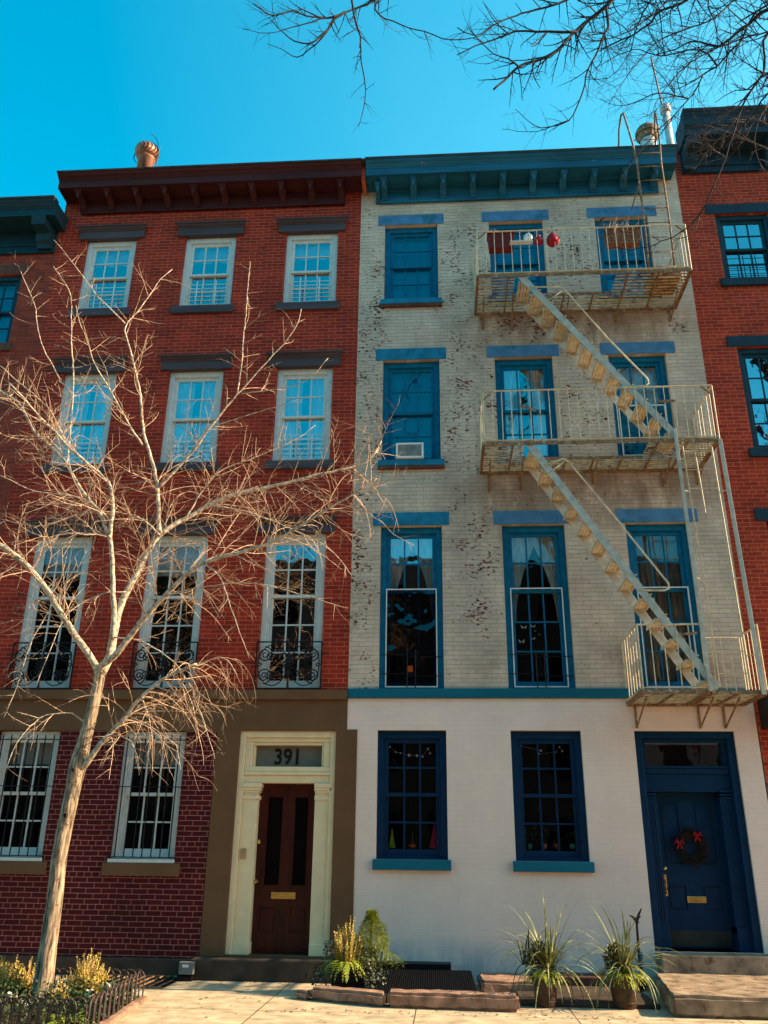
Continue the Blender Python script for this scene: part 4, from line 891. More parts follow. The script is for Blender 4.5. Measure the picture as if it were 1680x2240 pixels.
# ================================================================ STREET LEVEL
def rock(name,label,pts,z0,z1,m,cat,group=None,r=.03,seed=1,sub=.07):
    """hewn block from a plan outline: subdivided and roughened"""
    import bmesh
    bm=bmesh.new(); vs=[bm.verts.new((x,y,z0)) for x,y in pts]; f=bm.faces.new(vs); e=bmesh.ops.extrude_face_region(bm,geom=[f]); 
    for v in e['geom']:
        if isinstance(v,bmesh.types.BMVert): v.co.z=z1
    bmesh.ops.recalc_face_normals(bm,faces=bm.faces); bmesh.ops.bevel(bm,geom=[e for e in bm.edges],offset=r,segments=2,affect='EDGES')
    for it in range(5):
        le=[e for e in bm.edges if e.calc_length()>sub*1.6]
        if not le: break
        bmesh.ops.subdivide_edges(bm,edges=le,cuts=1,use_grid_fill=True)
    bmesh.ops.triangulate(bm,faces=bm.faces)
    for v in bm.verts:
        if v.co.z>z0+.01:
            nn=noise.noise_vector(v.co*7+Vector((seed,0,0)))*.014+noise.noise_vector(v.co*19)*.006; v.co+=nn
    me=bpy.data.meshes.new(name); bm.to_mesh(me); bm.free(); me.materials.append(m)
    o=bpy.data.objects.new(name,me); COL.objects.link(o)
    if label: tag(o,label,cat,group)
    return o
rock('kerb_stone','shorter broken red sandstone kerb block beside the shrub planter',[(-1.52,-1.62),(-.66,-1.98),(-.66,-1.72),(-1.45,-1.42)],0,.13,M['stone'],'stone block','sandstone blocks edging the cellar hatch',seed=3)
rock('kerb_stone','longer red sandstone kerb block in front of the metal cellar hatch',[(-.64,-1.98),(.74,-2.08),(.76,-1.78),(-.64,-1.72)],0,.15,M['stone'],'stone block','sandstone blocks edging the cellar hatch',seed=5)
rock('rubble','small lump of sandstone at the left end of the kerb blocks',[(-1.72,-1.52),(-1.53,-1.66),(-1.50,-1.5),(-1.60,-1.40)],0,.09,M['stone'],'stone',seed=9)
ht=thing('cellar_hatch','dark ribbed metal cellar hatch sloping up to the white wall','cellar hatch',(-.3,-.9,.03))
h=MB(); h.add([(-1.15,-1.70,.06),(.35,-1.70,.06),(.30,-.32,.17),(-1.15,-.32,.17),(-1.15,-1.70,.0),(.35,-1.70,.0),(.30,-.32,.0),(-1.15,-.32,.0)],[(0,1,2,3),(4,5,1,0),(5,6,2,1),(7,4,0,3)])
h.build('hatch_plate',M['iron'],ht)
h=MB()
for i in range(58):
    x=-1.13+i*.0255; h.bar((x,-1.69,.064),(x-.0005*i,-.33,.174),.009,.006)
for j in range(40):
    t_=j/39; y=-1.69+1.35*t_; h.bar((-1.14,y,.067+.11*t_),(.345-.05*t_,y,.067+.11*t_),.006,.003)
h.build('tread_pattern',M['dark'],ht)
MB().box(-1.15,.05,-.32,-.05,.12,.24).build('hatch_curb',M['iron'],ht,bevel=.01)
rock('stone_block','red sandstone block lying against the white wall right of the cellar hatch',[(.40,-.95),(1.12,-.95),(1.08,-.10),(.38,-.10)],0,.14,M['stone'],'stone block',seed=7)
st=thing('stoop','low worn stone stoop slab in front of the navy door','stoop',(3.4,-1.2,0))
for nm,pts,a,b in(('slab',[(2.28,-2.13),(5.2,-2.2),(5.2,-.35),(2.50,-.35)],0,.20),):
    o=rock(nm,None,pts,a,b,M['slab'],None,seed=2,sub=.12,r=.035); o.parent=st; o.matrix_parent_inverse=Matrix.Translation((-3.4,1.2,0))
gr=thing('pavement_grate','rusty iron grate let into the pavement beside the brick wall','grate',(-4.0,-.9,0))
g=MB(); gx0,gx1,gy0,gy1=-4.35,-3.35,-1.05,-.12
g2=MB().box(gx0,gx1,gy0,gy1,.002,.006).build('pit',M['dark'],gr)
for i in range(9): x=gx0+.05+i*.11; g.bar((x,gy0,.012),(x+.0,gy1,.012),.014,.01)
for y in(gy0,gy1): g.bar((gx0,y,.012),(gx1,y,.012),.02,.014)
g.build('bars',M['rust'],gr)
c=P(410,2115,-.4); t=thing('sign_box','small grey sign box on a black base beside the brownstone step','sign_box',(c.x,-.42,0)); MB().box(c.x-.095,c.x+.09,-.46,-.38,c.z-.08,c.z+.06).build('front_panel',M['midgrey'],t,bevel=.006)  # grey sign box with a pale label, not a lamp
b=MB(); b.box(c.x-.13,c.x+.08,-.375,-.25,c.z-.10,c.z+.05); b.box(c.x-.11,c.x+.07,-.45,-.25,0.0,c.z-.101); b.build('base',M['iron'],t)
MB().box(c.x-.05,c.x+.03,-.4635,-.4605,c.z+.0,c.z+.03).build('pale_sticker',M['winwhite'],t)
c=P(1408,2160,-.35); tp=P(1392,2008,-.35); t=thing('grip_pole','dark slender pole with a blue grip and small branching head leaning by the navy door','pole',(c.x,-.35,0))  # black pole with a blue grip, use unknown, carries no lamp
b=MB(); b.tube([(c.x,-.35,.02),c,(c.x-.02,-.35,c.z+.35),tp],[.03,.03,.018,.014],8); b.build('shaft',M['iron'],t)
q=c+(tp-c)*.28; q2=c+(tp-c)*.50; MB().tube([q,q2],.032,8).build('grip',M['navy'],t)
b=MB()
for dx,dz in((-.09,.03),(.05,.02),(.07,.11),(-.03,.0),(.02,-.06)): b.tube([tp-Vector((0,0,.04)),tp+Vector((dx*.5,0,dz*.4)),tp+Vector((dx,-.02,dz))],[.02,.014,.006],6)
b.build('head',M['iron'],t)
# planters with strap leaved plants
def pot(label,x,y,r,h,m,group='glazed pots on the pavement',sq=False):
    t=thing('plant_pot',label,'plant pot',(x,y,0),group)
    MB().lathe([(r*.62,0),(r*.66,.02),(r*.70,.03),(r*.92,h*.86),(r*1.0,h*.88),(r*1.03,h),(r*.92,h),(r*.88,h-.05)],(x,y,0),28).build('pot',m,t,smooth=False,bevel=.003)
    b=MB(); b.lathe([(r*.735,h*.16),(r*.755,h*.17),(r*.76,h*.2),(r*.745,h*.21)],(x,y,0),28); b.build('rim_band',m,t)
    MB().lathe([(.0,h-.055),(r*.86,h-.05),(r*.5,h-.03)],(x,y,0),20).build('soil',M['soil'],t)
    return t
def straps(label,x,y,z,n,L,seed,m='blade'):
    rg=random.Random(seed); f=MB()
    for k in range(n):
        az=rg.uniform(0,6.283); el=.15+1.25*rg.random()**.9; l=L*rg.uniform(.55,1.15); w=rg.uniform(.008,.014); d=Vector((math.cos(az)*math.cos(el),math.sin(az)*math.cos(el),math.sin(el)))
        p=Vector((x+rg.uniform(-.05,.05),y+rg.uniform(-.05,.05),z)); vs=[];seg=9; dr=rg.uniform(.16,.5)*(1.4-el*.75)
        for i in range(seg+1):
            t=i/seg; side=d.cross(Vector((0,0,1))); side=(side.normalized() if side.length>1e-3 else Vector((1,0,0)))*w*(1-t**2.2)*(1 if t>.05 else .6)
            vs+= [p-side,p+Vector((0,0,.002)),p+side]; p=p+d*(l/seg); d=(d-Vector((0,0,dr*(.5+t)))).normalized()
        f.add(vs,[(i*3+j,i*3+j+1,i*3+j+4,i*3+j+3) for i in range(seg) for j in(0,1)])
    o=f.build('spiky_plant',M[m],None,recalc=False); return o
def sprigs(f,x,y,z,n,rg,R=.16,L=.16,droop=.35):
    for k in range(n):
        az=rg.uniform(0,6.283); p=Vector((x+R*.5*math.cos(az)*rg.random(),y+R*.5*math.sin(az)*rg.random(),z)); d=Vector((math.cos(az),math.sin(az),rg.uniform(-.1,.9))).normalized()
        for i in range(7):
            q=p+d*L/7; s=d.cross(Vector((0,0,1))).normalized()
            for sg in(-1,1):
                e=(d+s*sg*.9+Vector((0,0,rg.uniform(-.2,.2)))).normalized(); l=L*.22*(1-i/9); f.add([p,p+e*l*.6+d*l*.25,p+e*l,p+e*l*.5-d*l*.15],[(0,1,2,3)])
            f.add([p-s*.003,p+s*.003,q+s*.002,q-s*.002],[(0,1,2,3)]); p=q; d=(d-Vector((0,0,droop/7*2))).normalized()
pots=[(G(1192,2208).x-.0,-1.90),(G(1372,2212).x,-1.90)]
pg=[G(1200,2205),G(1375,2208)]
for i,(q,lab) in enumerate(zip(pg,('left','right'))):
    x,y=q.x-.02,q.y+.06
    pot(['narrower dark glazed pot beside the kerb block holding a spiky plant','wider dark glazed pot next to the stoop holding a spiky plant'][i],x,y,.155 if i==0 else .175,.31,M['pot'])
    zz=.29
    o=straps('',x+(.03 if i else .05),y,zz+.05,78,.78,11+i); tag(o,['spiky strap leaved plant with upright dark blades in the narrower pot','spiky strap leaved plant with pale arching blades in the pot by the stoop'][i],'spiky plant','spiky plants in pots')
    if i==0:
        o2=straps('',x-.18,y+.08,zz+.10,26,.5,77,'green'); tag(o2,'small dark green spiky clump behind the left spiky plant','spiky plant')
    f=MB(); r_=random.Random(i+3); sprigs(f,x,y,zz+.02,100,r_,R=.26,L=.20,droop=.9); o=f.build('evergreen_skirt',M['lime'],None,recalc=False)
    tag(o,['yellow green cut conifer sprigs spilling round the narrower pot rim','yellow green cut conifer sprigs filling the pot by the stoop'][i],'conifer sprigs','conifer sprigs in the pots')
    f=MB(); foliage(f,(x-.04,y+.05,zz+.16),(.13,.11,.16),760,.035,r_,up=.8); o=f.build('bushy_filler',leafmat('olive_brown_leaf',(.10,.085,.03),(.17,.10,.04)),None,recalc=False)
    tag(o,['olive brown bushy foliage in the middle of the narrower pot','olive brown bushy foliage in the middle of the pot by the stoop'][i],'bushy plant','bushes in the pots')
# shrub planter
q=G(775,2182); sx,sy=q.x,q.y+.22
t=thing('plant_tub','square black planter tub half hidden under the ivy','plant tub',(sx,sy,0)); b=MB(); b.box(sx-.27,sx+.12,sy-.2,sy+.2,0,.30); b.box(sx-.285,sx+.135,sy-.215,sy+.215,.27,.32); b.build('tub',M['iron'],t,bevel=.008)
# dwarf conifer
def sx2(px,py,Y): return P(px,py,Y)
f=MB(); r_=random.Random(21); cx,cy=P(812,2000,sy).x,sy+.02
ztop=P(812,1992,sy).z
for k in range(7000):
    t_=r_.random()**.8; z=.28+(ztop-.28)*t_; R=(.24*(1-t_)**1.05+.055)*(1+.16*math.sin(z*19+2)+.10*math.sin(z*37)) if t_<.97 else .04
    a=r_.uniform(0,6.283); q=R*r_.uniform(.72,1.05)*(1+.25*noise.noise(Vector((math.cos(a)*2.5,math.sin(a)*2.5,z*8))))
    p=Vector((cx+.05*(1-t_)+q*math.cos(a),cy+q*math.sin(a),z)); d=Vector((math.cos(a)+r_.uniform(-.7,.7),math.sin(a)+r_.uniform(-.7,.7),r_.uniform(.0,1.1))).normalized(); s=d.cross(Vector((0,0,1))).normalized()*.005
    f.add([p-s,p+s,p+d*r_.uniform(.022,.045)],[(0,1,2)])
o=f.build('conifer_foliage',M['lime'],None,recalc=False); t=thing('dwarf_conifer','bright green cone shaped dwarf conifer beside the cream door frame','conifer',(cx,cy,.28)); o.parent=t; o.matrix_parent_inverse=Matrix.Translation((-cx,-cy,-.28)); MB().tube([(cx,cy,.25),(cx,cy,ztop-.1)],[.03,.008],6).build('stem',M['darkbark'],t)
def feathery(label,x,y,z0,h,r,n,seed,mk,cat='shrub',group=None,taper=.8):
    r_=random.Random(seed); t=thing('conifer_shrub',label,cat,(x,y,z0),group); f=MB(); s_=MB()
    for k in range(n):
        a=r_.uniform(0,6.283); q=r*r_.random()**.5; b=Vector((x+q*.45*math.cos(a),y+q*.45*math.sin(a),z0)); hh=h*(1-.55*(q/r)**1.5)*r_.uniform(.6,1.05)
        d=Vector((math.cos(a)*q/r*.55,math.sin(a)*q/r*.55,1)).normalized(); m=int(hh/.022)+2; p=b.copy()
        for i in range(m):
            p2=p+d*hh/m; d=(d+Vector((r_.uniform(-.05,.05),r_.uniform(-.05,.05),.04))).normalized()
            if i>m*.12:
                L=.045*(1-.6*i/m)
                for s in range(3):
                    aa=r_.uniform(0,6.283); e=Vector((math.cos(aa),math.sin(aa),.9)).normalized(); w=e.cross(d).normalized()*.006; f.add([p-w,p+w,p+e*L+w*.5,p+e*L-w*.5],[(0,1,2,3)])
            p=p2
        s_.tube([b,b+(p-b)*.5,p],[.004,.003,.0015],3)
    f.build('foliage',M[mk],t,recalc=False); s_.build('stems',M['twig'],t,recalc=False); return t
gx=P(760,2060,sy-.08).x
feathery('pale golden feathery conifer in front of the dwarf conifer in the black tub',gx+.02,sy-.1,.27,.58,.21,80,4,'gold')
f=MB(); sprigs(f,gx-.02,sy-.18,.33,60,random.Random(6),R=.2,L=.26,droop=1.0); tag(f.build('hanging_sprigs',M['lime'],None,recalc=False),'lime conifer sprigs drooping over the front of the black tub','conifer sprigs')
f=MB(); r_=random.Random(31)
for cx_,cz_,R,n in((sx-.28,.42,(.13,.14,.16),170),(sx+.17,.26,(.20,.2,.26),520),(sx-.36,.20,(.24,.15,.14),240),(sx+.02,.46,(.24,.16,.12),260)):
    for k in range(n):
        v=Vector((r_.gauss(0,1),r_.gauss(0,1),r_.gauss(0,1))).normalized()*r_.random()**.4; p=Vector((cx_+v.x*R[0],sy-.06+v.y*R[1],max(.02,cz_+v.z*R[2])))
        d=Vector((r_.uniform(-1,1),r_.uniform(-1,.2),r_.uniform(-1,.6))).normalized(); s=d.cross(Vector((r_.uniform(-1,1),1,r_.uniform(-1,1)))).normalized(); L=r_.uniform(.018,.04)
        f.add([p,p+d*L*.3+s*L*.5,p+d*L,p+d*L*.3-s*L*.5],[(0,1,2,3)])
tag(f.build('ivy',M['ivy'],None,recalc=False),'dark trailing ivy with pale edged leaves hanging over the black tub','ivy')
# ================================================================ TREES
class Tree:
    def __init__(s,seed,spur=.018,sp=.05): s.r=random.Random(seed); s.tw=MB(); s.spur=spur; s.sp=sp; s.cv=.09
    def twig(s,p,d,L,r0,lev,bend,dens=1.,yb=0.):
        r=s.r; n=max(3,int(L/.065)); pts=[p.copy()]; rad=[r0]; q=p.copy(); d=d.normalized(); kids=[]
        cv=Vector((r.uniform(-1,1),r.uniform(-1,1),r.uniform(-1,1)))*s.cv
        for i in range(n):
            q=q+d*(L/n); d=(d+Vector((r.uniform(-.10,.10),r.uniform(-.10,.10)+yb,r.uniform(-.10,.10)+bend))+cv).normalized()
            t=(i+1)/n; rr=r0*(1-.62*t); pts.append(q.copy()); rad.append(rr)
            if s.spur and r.random()<.62:
                a=Vector((r.uniform(-1,1),r.uniform(-1,1),r.uniform(-1,1))); a=(a-d*a.dot(d)).normalized()
                e=q+a*s.spur*r.uniform(.5,1.4)+d*s.spur*.5; u=d*rr*1.0; v=d.cross(a)*rr*.9
                s.tw.add([q-u,q+u,q+v,e+v*.6,e-v*.6],[(0,3,4),(1,4,3),(2,4,3),(0,1,3)])
            if lev>0 and i>0 and r.random()<dens*.62: kids.append((q.copy(),d.copy(),t,rr))
        s.tw.tube(pts,rad,4 if r0>.006 else 3,cap=False)
        for (q,d,t,rr) in kids:
            a=Vector((r.uniform(-1,1),r.uniform(-.7,.7),r.uniform(-1,1))); a=(a-d*a.dot(d)).normalized()
            s.twig(q,d*r.uniform(.4,1.0)+a*r.uniform(.6,1.0),L*r.uniform(.22,.5)*(1.1-t*.5),rr*.68,lev-1,bend*1.2,dens*.75)
    def limb(s,S,Y,r0,r1,par,m,kids=9.,kl=(.5,1.1),bend=.02,start=.12,name='limb',dens=1,n=7,kr=None,lev=2,world0=None,amp=.006,down=0.):
        k=len(S); r=s.r
        pts=[]
        for i,(x,y) in enumerate(S):
            t=i/(k-1); pts.append(P(x,y,Y[0]+(Y[1]-Y[0])*t))
        if world0 is not None: pts=[Vector(w) for w in world0]+pts; k=len(pts)
        # catmull-rom refine
        fine=[]
        for i in range(k-1):
            p0=pts[max(0,i-1)];p1=pts[i];p2=pts[i+1];p3=pts[min(k-1,i+2)]
            m_=max(2,int((p2-p1).length/.09))
            for j in range(m_):
                t=j/m_; fine.append(.5*((2*p1)+(p2-p0)*t+(2*p0-5*p1+4*p2-p3)*t*t+(3*p1-p0-3*p2+p3)*t**3)+Vector([r.uniform(-amp,amp) for _ in range(3)]))
        fine.append(pts[-1]); F=len(fine)
        rad=[(r0+(r1-r0)*(i/(F-1))**.8)*(1+.10*noise.noise(Vector((i*.35,r0*50,0)))) for i in range(F)]
        mb=MB().tube(fine,rad,n); o=mb.build(name,m,par,smooth=True,recalc=False)
        L=sum((fine[i+1]-fine[i]).length for i in range(F-1)); cnt=int(L*kids)
        for c in range(cnt):
            t=start+(1-start)*r.random(); i=min(F-2,int(t*(F-1))); d=(fine[i+1]-fine[i]).normalized()
            a=Vector((r.uniform(-1,1),r.uniform(-.75,.75),r.uniform(-1,1)-down)); a=(a-d*a.dot(d)).normalized()
            l=r.uniform(*kl)*(1.15-.55*t)
            s.twig(fine[i],d*r.uniform(.25,1.0)+a*r.uniform(.6,1.1),l,min(rad[i]*.6,kr or .0062),lev-1,bend+r.uniform(-.015,.015),dens)
        return fine
T=Tree(42)
B0=G(95,2195); TY=B0.y
tr=thing('street_tree','bare pale barked young street tree with knobbly drooping twigs growing in the fenced pit','tree',(B0.x,TY,0))
trunk=[(88,2215),(93,2165),(105,2075),(119,1975),(130,1873),(150,1772),(167,1690),(185,1620),(199,1565),(212,1510),(221,1460)]
px=.0055
pts=[P(x,y,TY+.05*0) for x,y in trunk]; pts[0].z=-.05
fine=[]
k=len(pts)
for i in range(k-1):
    p0=pts[max(0,i-1)];p1=pts[i];p2=pts[i+1];p3=pts[min(k-1,i+2)]
    for j in range(30):
        t=j/30; fine.append(.5*((2*p1)+(p2-p0)*t+(2*p0-5*p1+4*p2-p3)*t*t+(3*p1-p0-3*p2+p3)*t**3))
fine.append(pts[-1]); F=len(fine)
rr=[]
for i in range(F):
    z=fine[i].z; b=.105+.05*math.exp(-z*3.2) if z<2.6 else .098-.022*(z-2.6)
    if 2.0<z<2.75: b+=.018*math.exp(-((z-2.42)/.16)**2)
    b=min(b,.16)*.78; rr.append(b*(1+.04*noise.noise(Vector((i*.17,3,0)))))
NS=56; mb=MB().tube(fine,rr,NS)
for i in range(F):
    for j in range(NS):
        a=2*math.pi*j/NS; v=Vector(mb.v[i*NS+j]); c=fine[i]; q=Vector((math.cos(a)*3.2,math.sin(a)*3.2,c.z*1.5))
        k_=abs(noise.noise(q*2.2))*.055+noise.noise(q*4.5)*.03+noise.noise(Vector((math.cos(a)*2,math.sin(a)*2,c.z*9)))*.02
        mb.v[i*NS+j]=tuple(c+(v-c)*(1+k_))
tk=mb.build('trunk',M['bark'],tr,smooth=True,recalc=False)
mb=MB()
for sx_,sy_,s_ in((143,1783,.8),(160,1684,.7)):
    c=P(sx_,sy_,TY-.10); mb.lathe([(.035*s_,-.02),(.034*s_,.0),(.022*s_,.012),(.012*s_,-.005)],(0,0,0),12)
    n0=len(mb.v)-48
    for i in range(n0,len(mb.v)): x,y,z=mb.v[i]; mb.v[i]=(c.x+x*.8,c.y-z,c.z+y)
mb.build('knot',M['darkbark'],tk,smooth=True)
bk=M['bark']
K=dict(par=tr,m=M['limbbark'])
T.limb([(221,1475),(241,1435),(250,1390),(258,1342),(277,1295),(305,1245),(327,1201),(349,1170),(388,1143),(406,1136),(458,1104),(516,1081),(585,1066),(655,1049),(712,1034),(770,1023),(811,1003),(834,965)],(TY,TY+.7),0.0568,.010,**K,kids=12.2522,kl=(.5,1.25),bend=.0,start=.22)
T.limb([(215,1480),(208,1453),(177,1406),(150,1367),(119,1317),(92,1276),(69,1248),(42,1223),(0,1193),(-60,1165)],(TY,TY-.5),0.0430,.034,**K,kids=13.3661,kl=(.6,1.3),bend=-.01,start=.3)
T.limb([(245,1400),(250,1362),(248,1306),(247,1251),(241,1176),(245,1140),(247,1093),(236,1055),(195,1017),(152,980),(122,947),(85,910),(50,868),(20,838)],(TY-.05,TY-.2),0.0387,.010,**K,kids=10.0246,kl=(.45,1.0),bend=.02,start=.3)
T.limb([(241,1180),(217,1123),(176,1069),(144,1012),(108,974),(73,941),(43,884),(0,855),(-35,830)],(TY-.1,TY+.1),0.0284,.012,**K,kids=10.0246,kl=(.45,.95),bend=.02,start=.1)
T.limb([(218,1475),(222,1456),(250,1434),(291,1384),(319,1348),(360,1304),(402,1262),(444,1232),(532,1206),(587,1189),(648,1156),(718,1113),(773,1081),(825,1046)],(TY,TY-.9),0.0447,.008,**K,kids=12.2522,kl=(.5,1.2),bend=-.015,start=.15)
T.limb([(773,1083),(805,1121),(834,1141),(860,1168),(905,1195)],(TY-.85,TY-.9),0.0086,.003,**K,kids=5.5692,kl=(.2,.45),bend=.0)
T.limb([(349,1170),(347,1137),(345,1069),(331,1001),(315,947),(307,866),(293,798),(279,746),(274,714),(298,684),(326,649),(350,611),(377,589)],(TY+.15,TY+.5),0.0310,.006,**K,kids=7.79688,kl=(.35,.85),bend=.02)
T.limb([(274,708),(244,678),(214,649),(187,613),(163,581),(136,545),(118,525)],(TY+.38,TY+.2),0.0112,.005,**K,kids=4.45536,kl=(.2,.5),bend=.03)
T.limb([(312,974),(285,933),(252,874),(231,838),(206,795),(190,743),(174,703),(166,668)],(TY+.25,TY-.1),0.0163,.005,**K,kids=7.79688,kl=(.3,.7),bend=.02)
T.limb([(345,1069),(400,1011),(429,977),(464,930),(495,890),(530,852),(562,815),(597,777),(631,739),(652,705),(659,676)],(TY+.2,TY-.2),0.0224,.005,**K,kids=6.68304,kl=(.3,.7),bend=.01,start=.2)
T.limb([(519,861),(527,806),(533,739),(539,676),(542,629),(547,572)],(TY-.05,TY+.1),0.0103,.005,**K,kids=5.5692,kl=(.2,.5),bend=.03)
T.limb([(527,861),(602,852),(649,841),(683,823),(718,783)],(TY-.05,TY-.2),0.0086,.004,**K,kids=4.45536,kl=(.15,.4),bend=.0)
T.limb([(472,930),(556,904),(602,890),(649,875)],(TY-.0,TY-.2),0.0086,.004,**K,kids=4.45536,kl=(.15,.4),bend=.02)
T.limb([(147,1012),(153,947),(160,866),(160,811),(156,730),(155,649),(135,610),(117,583)],(TY+.1,TY+.3),0.0155,.005,**K,kids=6.68304,kl=(.25,.6),bend=.03,start=.15)
T.limb([(160,863),(136,838),(114,798),(95,762),(81,708),(76,665),(60,630),(46,594)],(TY+.2,TY+.1),0.0103,.004,**K,kids=5.5692,kl=(.2,.55),bend=.03)
T.limb([(150,985),(115,905),(80,868),(40,835),(0,800)],(TY+.2,TY+.1),0.0103,.006,**K,kids=7.79688,kl=(.3,.7),bend=.02)
T.limb([(172,1680),(187,1674),(208,1643),(235,1611),(278,1565),(305,1528),(355,1487),(394,1467),(430,1452)],(TY,TY-.35),0.0396,.012,**K,kids=16.7076,kl=(.7,1.4),bend=-.085,start=.3,down=.5)
T.limb([(365,1482),(456,1444),(486,1439),(506,1454),(520,1480)],(TY-.3,TY-.4),0.0103,.004,**K,kids=11.1384,kl=(.5,1.1),bend=-.09,down=.6)
T.limb([(190,1588),(157,1560),(101,1565),(76,1580),(58,1598),(35,1628),(8,1697)],(TY,TY-.35),0.0112,.004,**K,kids=10.0246,kl=(.2,.5),bend=-.05)
T.limb([(284,1568),(324,1585),(360,1611),(385,1631),(395,1684)],(TY-.1,TY-.3),0.0086,.003,**K,kids=8.91072,kl=(.15,.4),bend=-.06)
T.limb([(253,1606),(286,1623),(299,1654),(308,1689)],(TY-.1,TY-.2),0.0069,.003,**K,kids=6.68304,kl=(.1,.25),bend=-.05)
T.limb([(119,1317),(70,1400),(45,1480),(8,1570)],(TY-.2,TY-.5),0.0095,.003,**K,kids=10.0246,kl=(.2,.5),bend=-.05)
T.limb([(250,1395),(300,1400),(350,1425),(395,1465),(440,1560),(470,1660)],(TY-.1,TY-.5),0.0095,.003,**K,kids=8.91072,kl=(.2,.5),bend=-.05)
T.limb([(444,1232),(480,1260),(505,1330),(530,1400),(545,1440)],(TY-.5,TY-.7),0.0095,.003,**K,kids=8.91072,kl=(.2,.45),bend=-.05)
T.limb([(360,1304),(440,1285),(540,1275),(620,1290),(760,1330)],(TY-.35,TY-.8),0.0103,.003,**K,kids=10.0246,kl=(.25,.6),bend=-.02)
T.limb([(277,1295),(220,1300),(150,1340),(110,1420),(80,1500)],(TY+.05,TY-.4),0.0103,.003,**K,kids=11.1384,kl=(.25,.6),bend=-.04)
T.limb([(349,1170),(300,1130),(200,1120),(90,1150),(0,1135)],(TY+.1,TY-.2),0.0120,.005,**K,kids=12.2522,kl=(.35,.8),bend=.0)
T.limb([(241,1176),(170,1165),(90,1185),(30,1240),(-10,1260)],(TY-.1,TY-.5),0.0112,.004,**K,kids=12.2522,kl=(.3,.7),bend=-.01)
T.limb([(245,1140),(180,1090),(80,1075),(0,1040)],(TY-.1,TY-.5),0.0112,.006,**K,kids=12.2522,kl=(.3,.8),bend=.01)
T.limb([(406,1136),(470,1040),(560,1000),(650,960),(690,930)],(TY+.2,TY+.5),0.0120,.004,**K,kids=12.2522,kl=(.3,.7),bend=.01)
T.limb([(458,1104),(540,1120),(620,1150),(720,1200),(770,1260)],(TY+.25,TY+.1),0.0120,.004,**K,kids=11.1384,kl=(.3,.7),bend=-.02)
T.tw.build('twigs',M['twig'],tr,recalc=False)
# ---- tree overhead, trunk out of view to the right
O=Tree(7,spur=.014); O.cv=.16; OX=(8.6,-4.4)
ot=thing('overhanging_tree','bare dark tree reaching in from upper right, its black branches against the blue sky','tree',(OX[0],OX[1],0))
MB().tube([(OX[0],OX[1],-.05),(OX[0]+.05,OX[1],2.5),(OX[0]-.1,OX[1]-.05,5.5),(OX[0]-.3,OX[1]-.1,8.5),(OX[0]-.2,OX[1]-.1,11),(OX[0]-.6,OX[1]-.2,13)],[.24,.19,.165,.14,.10,.05],14).build('trunk',M['darkbark'],ot,smooth=True)
KO=dict(par=ot,m=M['darkbark'],kr=.0095,lev=2,dens=.95)
def z1(l): return [(480+.3617*x,.3617*y) for x,y in l]
def z2(l): return [(1080+.3617*x,.3617*y) for x,y in l]
wa=lambda z,dx=0:[(OX[0]-.2,OX[1]-.1,z)]
O.limb([(2000,-260),(1600,-330),(1150,-260),(900,-80)]+z1([(930,0),(800,60),(690,110),(600,105),(520,95),(450,65),(330,95),(280,70),(200,20)]),(-4.4,-5.6),0.0900,.006,**KO,kids=6.2775,kl=(.25,.6),bend=.04,start=.62,world0=wa(8.5))
O.limb(z1([(760,75),(690,120),(660,170),(600,235),(540,262),(450,245),(390,200),(300,110)]),(-5.45,-5.6),0.0156,.004,**KO,kids=7.84684,kl=(.12,.35),bend=.01)
O.limb(z1([(690,115),(680,140),(610,240),(540,300),(470,345),(380,300),(290,265)]),(-5.5,-5.2),0.0120,.003,**KO,kids=7.84684,kl=(.12,.3),bend=.01)
O.limb([(760,-40)]+z1([(800,0),(820,120),(850,220),(860,380),(880,500),(880,620),(860,700),(840,765)]),(-5.4,-5.3),0.0156,.003,**KO,kids=7.84684,kl=(.12,.35),bend=-.02,start=.3)
O.limb([(880,-60)]+z1([(940,50),(1100,150),(1240,190),(1400,240),(1580,215),(1659,150)]),(-5.4,-5.),0.0108,.004,**KO,kids=9.41625,kl=(.2,.6),bend=.04)
O.limb(z1([(720,90),(560,130),(440,165),(300,200),(140,175)]),(-5.5,-5.9),0.0096,.003,**KO,kids=9.41625,kl=(.15,.4),bend=.02)
O.limb(z1([(620,110),(500,60),(420,0)]),(-5.5,-5.7),0.0096,.003,**KO,kids=7.84684,kl=(.15,.4),bend=.02)
O.limb([(2000,-200),(1700,-200),(1450,-120)]+z2([(720,0),(600,100),(490,190),(390,300),(290,355),(150,405),(60,490),(0,540)]),(-4.4,-5.),0.0960,.012,**KO,kids=9.41625,kl=(.3,.8),bend=.04,start=.5,world0=wa(9))
O.limb(z2([(490,190),(390,190),(260,190),(130,190),(0,240)])+[(1040,100),(1000,120)],(-4.95,-5.2),0.0180,.005,**KO,kids=10.9857,kl=(.2,.6),bend=.04)
O.limb([(1500,-180),(1330,-60)]+z2([(440,0),(250,60),(100,105),(0,150)])+[(1040,78),(1000,60)],(-4.7,-5.3),0.0288,.006,**KO,kids=9.41625,kl=(.2,.6),bend=.04,start=.3)
O.limb(z2([(150,405),(90,355),(0,325)])+[(1040,80)],(-5,-5.2),0.0120,.004,**KO,kids=9.41625,kl=(.2,.5),bend=.04)
O.limb(z2([(680,45),(690,160),(650,240),(620,330),(570,420),(540,550),(500,650),(450,730),(330,770),(250,760),(130,660)]),(-4.85,-4.6),0.0168,.003,**KO,kids=9.41625,kl=(.15,.5),bend=.04)
O.limb(z2([(450,730),(320,775),(200,800),(50,780)]),(-4.6,-4.6),0.0072,.002,**KO,kids=14.1243,kl=(.12,.35),bend=.01)
